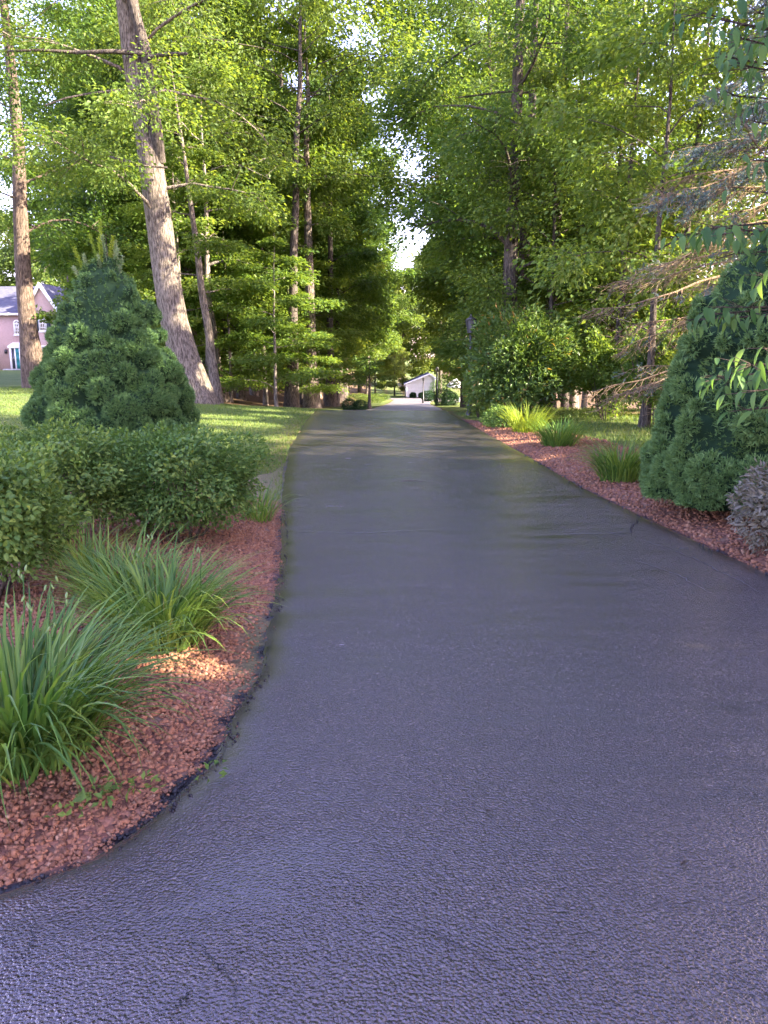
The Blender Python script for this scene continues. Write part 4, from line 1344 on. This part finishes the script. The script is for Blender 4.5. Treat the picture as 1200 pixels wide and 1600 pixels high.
# ------------------------------------------------------------------ dogwood overhanging from the right
def dogwood():
    rng = np.random.default_rng(92)
    base = on_ground(3.9, 4.6)
    t = thing('dogwood_tree', 'dogwood reaching drooping pointed leaves in from the right picture edge', 'tree', base)
    b = np.array(base)
    g = Geo()
    tr = np.array([(0, 0, -.2), (-.05, 0, .8), (-.12, -.02, 1.6), (-.22, -.05, 2.4), (-.3, -.1, 3.2), (-.3, -.1, 4.4)])
    g.tube(tr, [.10, .085, .075, .06, .045, .02], 10)
    link('trunk', g.mesh('trunk', True), M['stem'], t)
    pr = []
    for v in range(8):
        V, Q = blade_leaf(1, .40 * rng.uniform(.85, 1.1), rng.uniform(.2, .7), .2, 8)
        mm = mesh('leaf', V, Q, {'rnd': np.full(len(V), .1 + .11 * v)}, True)
        mm.materials.append(M['dogwood_leaf'])
        pr.append(mm)
    # leafy branch ends: photo position, distance, number of leaves, reach of the fan
    ends = [((1100, 20), 3.5, 20), ((1120, 30), 3.2, 16), ((1160, 60), 3.0, 16), ((1130, 88), 3.3, 26), ((1175, 105), 3.1, 20), ((1150, 150), 3.4, 14), ((1180, 190), 3.2, 14), ((1185, 250), 3.4, 12), ((1085, 365), 3.4, 26), ((1120, 355), 3.2, 26), ((1165, 360), 3.0, 24), ((1190, 300), 3.1, 14), ((1150, 395), 3.5, 18),
            ((1075, 500), 3.9, 16), ((1120, 490), 3.7, 20), ((1160, 480), 3.4, 18), ((1195, 430), 3.1, 14), ((1140, 590), 3.2, 24), ((1175, 570), 3.0, 22), ((1190, 610), 2.9, 16), ((1165, 640), 3.1, 12), ((1195, 545), 3.0, 12), ((1185, 20), 2.9, 16)]
    for (px, py), Yd, n in ends:
        x, z = P(px, py, Yd)
        e = np.array([x, Yd, z]) - b
        h = np.clip(e[2] - .15, .9, 4.2)
        st = np.array([np.interp(h, tr[:, 2], tr[:, k]) for k in range(3)])
        mid = (st + e) / 2 + [0, 0, .16 + .06 * rng.random()]
        br = Geo()
        s = np.linspace(0, 1, 9)[:, None]
        pts = (1 - s) ** 2 * st + 2 * s * (1 - s) * mid + s ** 2 * e
        pts[1:-1] += rng.normal(0, .012, (7, 3))
        br.tube(pts, np.linspace(.016, .003, 9), 5)
        out = unit(pts[-1] - pts[-3])
        br_o = link('branch', None, None, t) if False else None
        side = unit(np.cross(out, [0, 0, 1]))
        lf = []
        for k in range(n):
            u_ = rng.uniform(-.16, .42)
            p0 = e - out * u_ + side * rng.normal(0, .05) + [0, 0, rng.normal(0, .02)]
            a = rng.uniform(-1.5, 1.5)
            dl = out * math.cos(a) * .8 + side * math.sin(a) * .9 + np.array([0, 0, -rng.uniform(.3, 1.8)])
            nl = np.array([0, 0, 1.0]) + out * .4 + rng.normal(0, .25, 3)
            tw = e - out * max(u_, .0)
            br.tube([tw, p0], [.0022, .0013], 3, cap=False)
            lf.append((p0, dl, nl, rng.uniform(.048, .08)))
        bo = link('branch', br.mesh('branch', True), M['stem'], t)
        for p0, dl, nl, s_ in lf:
            place_leaf('leaf', pr[int(rng.integers(0, 8))], bo, p0, dl, nl, s_)
    # crown above and to the right, out of the picture, shades the lower drive
    n = 9000
    c = rng.normal(0, 1, (90, 3))
    c = unit(c) * rng.random((90, 1)) ** .4 * [1.9, 1.9, 1.2] + [.7, -.2, 3.6]
    c = c[(c[:, 0] > .05 - .2 * c[:, 1])]
    idx = rng.integers(0, len(c), n)
    p = c[idx] + rng.normal(0, .22, (n, 3)) * [1, 1, .5]
    k = ~in_gap(p + b)
    # nothing of this mass may hang into view: keep it right of the picture edge
    w = p + b
    k &= w[:, 0] > .56 * w[:, 1] + .35
    p = p[k]
    n = len(p)
    V, Tt, r = leaf_arrays(p, rng.normal(0, 1, (n, 3)) + [0, 0, -.4], rng.normal(0, .5, (n, 3)) + [0, 0, 1], rng.uniform(.06, .1, n), .04, rng.random(n))
    stuff(link('crown', mesh('crown', V, Tt, {'rnd': r}), M['dogwood_leaf'], t))
dogwood()

# ------------------------------------------------------------------ lamp posts, shed, canopy, boxwoods
def lamp_post(label, loc, H, head, mat, r=.035, group=None):
    t = thing('lamp_post', label, 'lamp post', loc, 0, group)
    g = Geo()
    g.tube([(0, 0, -.1), (0, 0, .06), (0, 0, .07), (0, 0, .5), (0, 0, .52), (0, 0, H - head)], [r * 2.2, r * 2.2, r * 1.5, r * 1.4, r, r * .85], 10)
    link('post', g.mesh('post', True), M[mat], t)
    w = head * .24
    g = Geo()
    z0 = H - head
    for sx in (-1, 1):
        for sy in (-1, 1):
            g.tube([(sx * w * .55, sy * w * .55, z0 + head * .12), (sx * w, sy * w, z0 + head * .66)], [r * .22] * 2, 4)
    g.box(-w * .62, w * .62, -w * .62, w * .62, z0 + head * .06, z0 + head * .13)
    g.box(-w * 1.08, w * 1.08, -w * 1.08, w * 1.08, z0 + head * .66, z0 + head * .70)
    link('lantern_frame', g.mesh('lantern_frame'), M[mat], t)
    g = Geo()
    a, b = w * .52, w * .94
    z1, z2 = z0 + head * .13, z0 + head * .66
    V = [(-a, -a, z1), (a, -a, z1), (a, a, z1), (-a, a, z1), (-b, -b, z2), (b, -b, z2), (b, b, z2), (-b, b, z2)]
    g.add(V, Q=[(0, 1, 5, 4), (1, 2, 6, 5), (2, 3, 7, 6), (3, 0, 4, 7)])
    link('lantern_glass', g.mesh('lantern_glass'), M['lamp_glass'], t)
    g = Geo()
    b = w * 1.15
    z2, z3 = z0 + head * .70, z0 + head * .9
    g.add([(-b, -b, z2), (b, -b, z2), (b, b, z2), (-b, b, z2), (0, 0, z3)], T=[(0, 1, 4), (1, 2, 4), (2, 3, 4), (3, 0, 4)], Q=[(3, 2, 1, 0)])
    g.tube([(0, 0, z3 - head * .06), (0, 0, z3 + head * .05), (0, 0, H)], [w * .18, w * .12, w * .05], 6)
    link('lantern_cap', g.mesh('lantern_cap'), M[mat], t)
    return t
x, z = P(736, 490, 21.5)
lamp_post('tall grey lamp post with lantern, left of the rhododendron top', on_ground(x, 21.5), z - float(T(x, 21.5)), .55, 'grey_metal', .04)
x, z = P(661.5, 589, 60)
lamp_post('slender black lamp post in front of the white shed wall', on_ground(x, 60), z - float(T(x, 60)), .34, 'black_metal', .05)
x, z = P(683, 572, 52)
lamp_post('black lamp post standing right of the white shed beside dark shrubs', on_ground(x, 52), z - float(T(x, 52)), .42, 'black_metal', .07)

def shed():
    Ys = 84.0
    x0, zb = P(634, 622, Ys)
    x1, _ = P(678, 622, Ys)
    _, ze = P(634, 599, Ys)
    xp, zp = P(671, 585, Ys)
    _, zr = P(678, 590, Ys)
    zb = float(T(x0, Ys)) - .05
    t = thing('shed', 'small white clapboard shed with lopsided gable roof at the end of the drive', 'shed', (x0, Ys, zb))
    w, pk = x1 - x0, xp - x0
    e, p_, er = ze - zb, zp - zb, zr - zb
    D = 4.5
    g = Geo()
    V = [(0, 0, 0), (w, 0, 0), (w, 0, er), (pk, 0, p_), (0, 0, e)]
    V2 = [(a, D, c) for a, _, c in V]
    g.add(V + V2, T=[], Q=[(1, 6, 7, 2), (0, 4, 9, 5), (5, 6, 1, 0)])
    g.add(V, T=[(0, 1, 2), (0, 2, 4), (4, 2, 3)])
    g.add(V2, T=[(1, 0, 2), (2, 0, 4), (2, 4, 3)])
    wall = link('wall', g.mesh('wall'), M['white_paint'], t)
    rows = 17
    for k in range(rows):
        z0, z1 = p_ * k / rows, p_ * (k + 1) / rows
        zm = z0 + .02
        def span(zz):
            l = 0 if zz < e else pk * (zz - e) / (p_ - e)
            r = w if zz < er else w - (w - pk) * (zz - er) / (p_ - er)
            return l, r
        l0, r0 = span(z0)
        l1, r1 = span(z1 - .001)
        g = Geo()
        g.add([(l0, -.035, z0), (r0, -.035, z0), (r1, -.006, z1), (l1, -.006, z1), (l0, -.004, z0), (r0, -.004, z0)], Q=[(0, 1, 2, 3), (4, 5, 1, 0)])
        link('clapboard', g.mesh('clapboard'), M['white_paint'], wall)
    for sx, a, b in (('l', (-.18, e - .12), (pk, p_ + .05)), ('r', (w + .25, er - .18), (pk, p_ + .05))):
        g = Geo()
        V = []
        for yy in (-.25, D + .2):
            V += [(a[0], yy, a[1]), (b[0], yy, b[1]), (b[0], yy, b[1] + .09), (a[0], yy, a[1] + .09)]
        g.add(V, Q=[(0, 1, 2, 3), (4, 7, 6, 5), (0, 4, 5, 1), (3, 2, 6, 7), (0, 3, 7, 4)])
        link('roof', g.mesh('roof'), M['roof_shingle'], t)
        g = Geo()
        V = [(a[0], -.27, a[1] - .10), (b[0], -.27, b[1] - .10), (b[0], -.27, b[1] + .10), (a[0], -.27, a[1] + .10)]
        V += [(q[0], -.252, q[2]) for q in V]
        g.add(V, Q=[(0, 1, 2, 3), (0, 4, 5, 1), (3, 2, 6, 7), (4, 7, 6, 5)])
        link('fascia', g.mesh('fascia'), M['white_paint'], t)
    for xx in (0, w - .12):
        g = Geo()
        g.box(xx - .02, xx + .14, -.06, -.037, 0, e if xx == 0 else er)
        link('corner_board', g.mesh('corner_board'), M['white_paint'], t)
    g = Geo()
    g.box(w, w + .05, -.5, -.02, 0, er)
    link('door_leaf', g.mesh('door_leaf'), M['white_paint'], t)
shed()

def canopy():
    Yc = 74.0
    x0, z0 = P(697, 602, Yc)
    x1, _ = P(724, 602, Yc)
    xc, zc = P(712, 591, Yc)
    gz = float(T(xc, Yc))
    t = thing('canopy', 'white pop-up canopy on thin legs right of the white shed', 'canopy', (xc, Yc, gz))
    h, w = z0 - gz, (x1 - x0) / 2
    g = Geo()
    V = [(-w, -w, h), (w, -w, h), (w, w, h), (-w, w, h), (0, 0, zc - gz), (-w, -w, h - .18), (w, -w, h - .18), (w, w, h - .18), (-w, w, h - .18)]
    g.add(V, T=[(0, 1, 4), (1, 2, 4), (2, 3, 4), (3, 0, 4)], Q=[(5, 6, 1, 0), (6, 7, 2, 1), (7, 8, 3, 2), (8, 5, 0, 3)])
    link('cloth_top', g.mesh('cloth_top'), M['canopy_cloth'], t)
    for sx in (-1, 1):
        for sy in (-1, 1):
            g = Geo()
            g.tube([(sx * w * .97, sy * w * .97, -.05), (sx * w * .97, sy * w * .97, h)], [.03, .03], 6)
            link('leg', g.mesh('leg'), M['black_metal'], t)
canopy()

def on(px, py, Yd):
    x, _ = P(px, py, Yd)
    return on_ground(x, Yd)
GBX = 'dark round boxwoods along the far drive'
for i, (px, Yd, r, lab) in enumerate([(546, 34, .30, 'dark round boxwood left of the drive crest, left one of the pair'), (563, 34, .27, 'dark round boxwood left of the drive crest, right one of the pair'), (645, 81, .30, 'small dark ball shrub at the left foot of the white shed wall'), (659, 81, .30, 'small dark ball shrub at the right foot of the white shed wall'),
                                      (692, 52, .62, 'dark shrub mass right of the black lamp post'), (703, 53, .5, 'dark low shrub farther right beyond the black lamp post'), (687, 78, 1.0, 'light green ball shrub at the right corner of the white shed'), (668, 66, .5, 'low shrub on the grass island before the shed')]):
    shrub('boxwood', lab, on(px, 630, Yd), (r * 1.15, r, r), r * .85, 2600, .05 if Yd < 50 else .09, 'box_leaf' if i not in (6,) else 'beech_leaf', 110 + i, 0, power=2.3, group=GBX, stems=3)
xx, yy0 = on(577, 630, 38)[:2]
geo = tree_geo(131, height=2.6, r0=.09, bare=1.0, crown_r=.9, limbs=9, leaves=2600, leaf=.09, style='beech', sides=10)
plant_tree('young_tree', 'small young tree with dark trunk left of the far drive', on_ground(xx, yy0), geo, 'beech_leaf', 'dark_bark')
# low planting and stones on the slope left of the far drive
for i, (px, Yd, lab) in enumerate([(590, 70, 'low green plant row on the slope left of the far drive, nearest the shed'), (578, 62, 'low green mound on the slope behind the small young tree'), (560, 66, 'low green mound on the slope above the paired boxwoods')]):
    shrub('slope_plant', lab, on(px, 630, Yd), (1.2, .5, .35), .28, 1400, .10, 'far_leaf', 140 + i, 0, power=2.2, stems=2)
for i in range(6):
    rng = np.random.default_rng(150 + i)
    x = 4.4 + i * .35
    Vv = rock_verts(1, rng)[0] * .22
    o = link('boulder', mesh('boulder', Vv, ROCK_Q), M['stone_grey'], None, (x, 64 + .3 * (i % 2), float(T(x, 64)) + .08))
    tag(o, 'grey boulder edging the grass island before the white shed', 'boulder', 'boulders before the shed')

# ------------------------------------------------------------------ brick house
def house():
    Yh = 90.0
    zb = P(20, 584, Yh)[1]
    ox = P(20, 584, Yh)[0]
    t = thing('brick_house', 'pink brick house with slate-blue roof and teal door behind the left oak', 'house', (ox, Yh, zb))
    def q(px, py, dy=0.0):
        x, z = P(px, py, Yh)
        return x - ox, z - zb
    base_z = float(T(ox, Yh)) - zb - .3
    xl, xr = q(-150, 584)[0], q(56, 584)[0]
    ze = q(20, 489)[1]
    zr = q(20, 462)[1]
    g = Geo()
    g.box(xl, xr, 0, 9, min(base_z, 0), ze)
    w1 = link('wall', g.mesh('wall'), M['pink_brick'], t)
    g = Geo()
    rid = 4.5
    g.add([(xl - .4, -.45, ze), (xr + 3, -.45, ze), (xr + 3, rid, zr + 1.4), (xl - .4, rid, zr + 1.4), (xl - .4, 9.4, ze), (xr + 3, 9.4, ze), (xl - .4, -.45, ze - .02), (xr + 3, -.45, ze - .02)], Q=[(0, 1, 2, 3), (3, 2, 5, 4)], T=[(0, 3, 4), (1, 5, 2)])
    rf = link('roof', g.mesh('roof'), M['roof_shingle'], t)
    g = Geo()
    g.box(xl - .4, xr, -.50, -.05, ze - .28, ze - .03)
    link('eave_board', g.mesh('eave_board'), M['white_paint'], rf)
    # gable wing
    gl, gr = xr, q(103, 584)[0]
    gc = (gl + gr) / 2
    zg = q(78, 482)[1]
    zp = q(78, 444)[1]
    g = Geo()
    f = -.9
    zl = min(base_z, 0)
    V = [(gl, f, zl), (gr, f, zl), (gr, f, zg), (gc, f, zp), (gl, f, zg), (gl, 5, zl), (gr, 5, zl), (gr, 5, zg), (gc, 5, zp), (gl, 5, zg)]
    g.add(V, T=[(2, 3, 4)], Q=[(0, 1, 2, 4), (1, 6, 7, 2), (5, 0, 4, 9)])
    w2 = link('wall', g.mesh('wall'), M['pink_brick'], t)
    sl = (zp - zg) / (gc - gl)
    for sx, xa in ((-1, gl - .35), (1, gr + .35)):
        za = zg - .35 * sl
        g = Geo()
        g.add([(xa, f - .4, za + .06), (gc, f - .4, zp + .06), (gc, 5, zp + .06), (xa, 5, za + .06)], Q=[(0, 1, 2, 3)])
        link('roof', g.mesh('roof'), M['roof_shingle'], t)
        g = Geo()
        V = [(xa, f - .42, za - .40), (gc, f - .42, zp - .40), (gc, f - .42, zp + .10), (xa, f - .42, za + .10)]
        V += [(a, f - .1, c) for a, _, c in V]
        g.add(V, Q=[(0, 1, 2, 3), (0, 4, 5, 1), (3, 2, 6, 7)])
        link('rake_board', g.mesh('rake_board'), M['white_paint'], t)
    def window(px0, px1, py0, py1, yf, nx_, ny_, arch=False, shut=0, parent=None):
        x0, z1 = q(px0, py0)
        x1, z0 = q(px1, py1)
        fr = .12
        g = Geo()
        g.box(x0, x1, yf - .06, yf - .02, z0, z0 + fr)
        g.box(x0, x0 + fr, yf - .06, yf - .02, z0 + fr, z1)
        g.box(x1 - fr, x1, yf - .06, yf - .02, z0 + fr, z1)
        g.box(x0 + fr, x1 - fr, yf - .06, yf - .02, z1 - fr, z1)
        if arch:
            cx_, rr = (x0 + x1) / 2, (x1 - x0) / 2
            th = np.linspace(0, np.pi, 13)
            for a, b in zip(th[:-1], th[1:]):
                V = [(cx_ + r_ * math.cos(h), yy_, z1 + r_ * math.sin(h)) for yy_ in (yf - .06, yf - .02) for r_ in (rr, rr - fr) for h in (a, b)]
                g.add(V, Q=[(0, 1, 3, 2), (4, 6, 7, 5), (0, 4, 5, 1), (2, 3, 7, 6)])
            for h in (np.pi * .25, np.pi * .5, np.pi * .75):
                g.tube([(cx_, yf - .045, z1), (cx_ + rr * math.cos(h), yf - .045, z1 + rr * math.sin(h))], [.025, .025], 4)
        wo = link('window', g.mesh('window'), M['white_paint'], t)
        g = Geo()
        V = [(x0 + fr, yf - .012, z0 + fr), (x1 - fr, yf - .012, z0 + fr), (x1 - fr, yf - .012, z1 - fr), (x0 + fr, yf - .012, z1 - fr)]
        g.add(V, Q=[(0, 1, 2, 3)])
        if arch:
            V = [(cx_, yf - .012, z1)] + [(cx_ + (rr - .04) * math.cos(h), yf - .012, z1 + (rr - .04) * math.sin(h)) for h in th]
            g.add(V, T=[(0, k, k + 1) for k in range(1, 13)])
        link('pane', g.mesh('pane'), M['glass_dark'], wo)
        for k in range(1, nx_):
            xx = x0 + (x1 - x0) * k / nx_
            g = Geo()
            g.box(xx - .025, xx + .025, yf - .05, yf - .03, z0 + fr, z1 - fr)
            link('muntin', g.mesh('muntin'), M['white_paint'], wo)
        for k in range(1, ny_):
            zz = z0 + (z1 - z0) * k / ny_
            g = Geo()
            g.box(x0 + fr, x1 - fr, yf - .056, yf - .034, zz - .025, zz + .025)
            link('muntin', g.mesh('muntin'), M['white_paint'], wo)
        if shut:
            for xa, xb in ((x0 - shut - .04, x0 - .04), (x1 + .04, x1 + shut + .04)):
                g = Geo()
                g.box(xa, xb, yf - .07, yf - .01, z0, z1)
                for k in range(14):
                    zz = z0 + (z1 - z0) * (k + .5) / 14
                    g.box(xa + .06, xb - .06, yf - .085, yf - .07, zz - .03, zz + .03)
                link('shutter', g.mesh('shutter'), M['slate_paint'], t)
        g = Geo()
        g.box(x0 - .06, x1 + .06, yf - .10, yf - .01, z0 - .12, z0 - .004)
        link('sill', g.mesh('sill'), M['white_paint'], wo)
    window(21, 33, 505, 523, 0, 4, 3, arch=True)
    window(65, 79, 494, 518, f, 4, 4, shut=.42)
    window(68, 82, 540, 566, f, 4, 4, shut=.42)
    window(-24, -9, 540, 575, 0, 4, 4, shut=.5)
    window(-24, -9, 496, 520, 0, 4, 4, shut=.5)
    # door with white surround and pediment
    x0, z1 = q(15, 544)
    x1, z0 = q(42, 576)
    z0 = max(z0, .3)
    g = Geo()
    g.box(x0, x0 + .2, -.14, -.01, z0, z1)
    g.box(x1 - .2, x1, -.14, -.01, z0, z1)
    g.box(x0 - .15, x1 + .15, -.2, -.012, z1, z1 + .22)
    g.box(x0 + .55, x0 + .68, -.12, -.01, z0, z1)
    g.box(x1 - .68, x1 - .55, -.12, -.01, z0, z1)
    V = [(x0 - .2, -.22, z1 + .22), (x1 + .2, -.22, z1 + .22), (x1 - .5, -.22, z1 + .62), (x0 + .5, -.22, z1 + .62), (x0 - .2, -.014, z1 + .22), (x1 + .2, -.014, z1 + .22), (x1 - .5, -.014, z1 + .62), (x0 + .5, -.014, z1 + .62)]
    g.add(V, Q=[(0, 1, 2, 3), (3, 2, 6, 7), (0, 3, 7, 4), (1, 5, 6, 2), (0, 4, 5, 1)])
    ds = link('door_surround', g.mesh('door_surround'), M['white_paint'], t)
    g = Geo()
    g.box(x0 + .68, x1 - .68, -.08, -.02, z0, z1)
    d = link('door', g.mesh('door'), M['teal_paint'], t)
    dw = x1 - x0 - 1.36
    for a in (.12, .56):
        for b in (.08, .40, .70):
            g = Geo()
            hh = (z1 - z0)
            g.box(x0 + .68 + dw * a, x0 + .68 + dw * (a + .32), -.10, -.082, z0 + hh * b, z0 + hh * (b + .22))
            link('door_panel', g.mesh('door_panel'), M['teal_paint'], d)
    for xa in (x0 + .2, x1 - .55):
        g = Geo()
        g.box(xa, xa + .35, -.06, -.02, z0, z1)
        link('sidelight', g.mesh('sidelight'), M['glass_dark'], ds)
    xq, zq = q(10.5, 549)
    g = Geo()
    g.box(xq - .12, xq + .12, -.32, -.08, zq - .25, zq + .2)
    g.tube([(xq, -.01, zq + .1), (xq, -.2, zq + .32), (xq, -.2, zq + .2)], [.03, .03, .03], 5)
    link('wall_lantern', g.mesh('wall_lantern'), M['black_metal'], t)
    g = Geo()
    g.box(x0 - .4, x1 + .4, -1.2, -.003, min(base_z, 0), z0 - .01)
    link('step', g.mesh('step'), M['stone_grey'], t)
house()

# ------------------------------------------------------------------ litter on the drive
def twig(label, pts, r):
    g = Geo()
    g.tube(pts, np.linspace(r, r * .5, len(pts)), 5)
    p0, d0 = np.array(pts[1]), np.array(pts[2]) - np.array(pts[1])
    g.tube([p0, p0 + d0 * .5 + [.03, .04, .004]], [r * .6, r * .3], 4)
    tag(link('twig', g.mesh('twig', True), M['stem']), label, 'twig')
x, y = gp(628, 757)
twig('small dark twig lying in the middle of the driveway', [(x, y, .042), (x + .08, y + .01, .046), (x + .17, y + .0, .043), (x + .26, y - .03, .042)], .006)
for i, (px, py, lab) in enumerate([(833, 738, 'small fallen leaf on the drive near the right lava bed'), (464, 853, 'tiny dark fallen leaf near the left drive edge'), (470, 848, 'tiny curled leaf beside another near the left drive edge'), (757, 1280, 'tiny dead leaf on the open drive surface'), (1062, 1368, 'tiny dark leaf scrap at the lower right of the drive')]):
    x, y = gp(px, py)
    V, Q = blade_leaf(.05 if i == 0 else .03, .025 if i == 0 else .012, -.3, .3, 5)
    mm = mesh('fallen_leaf', V, Q, {'rnd': np.full(len(V), .2)}, True)
    tag(link('fallen_leaf', mm, M['stem' if i else 'dark_bark'], None, (x, y, float(T(x, y)) + .036), (0, .1, i * 1.3)), lab, 'leaf')
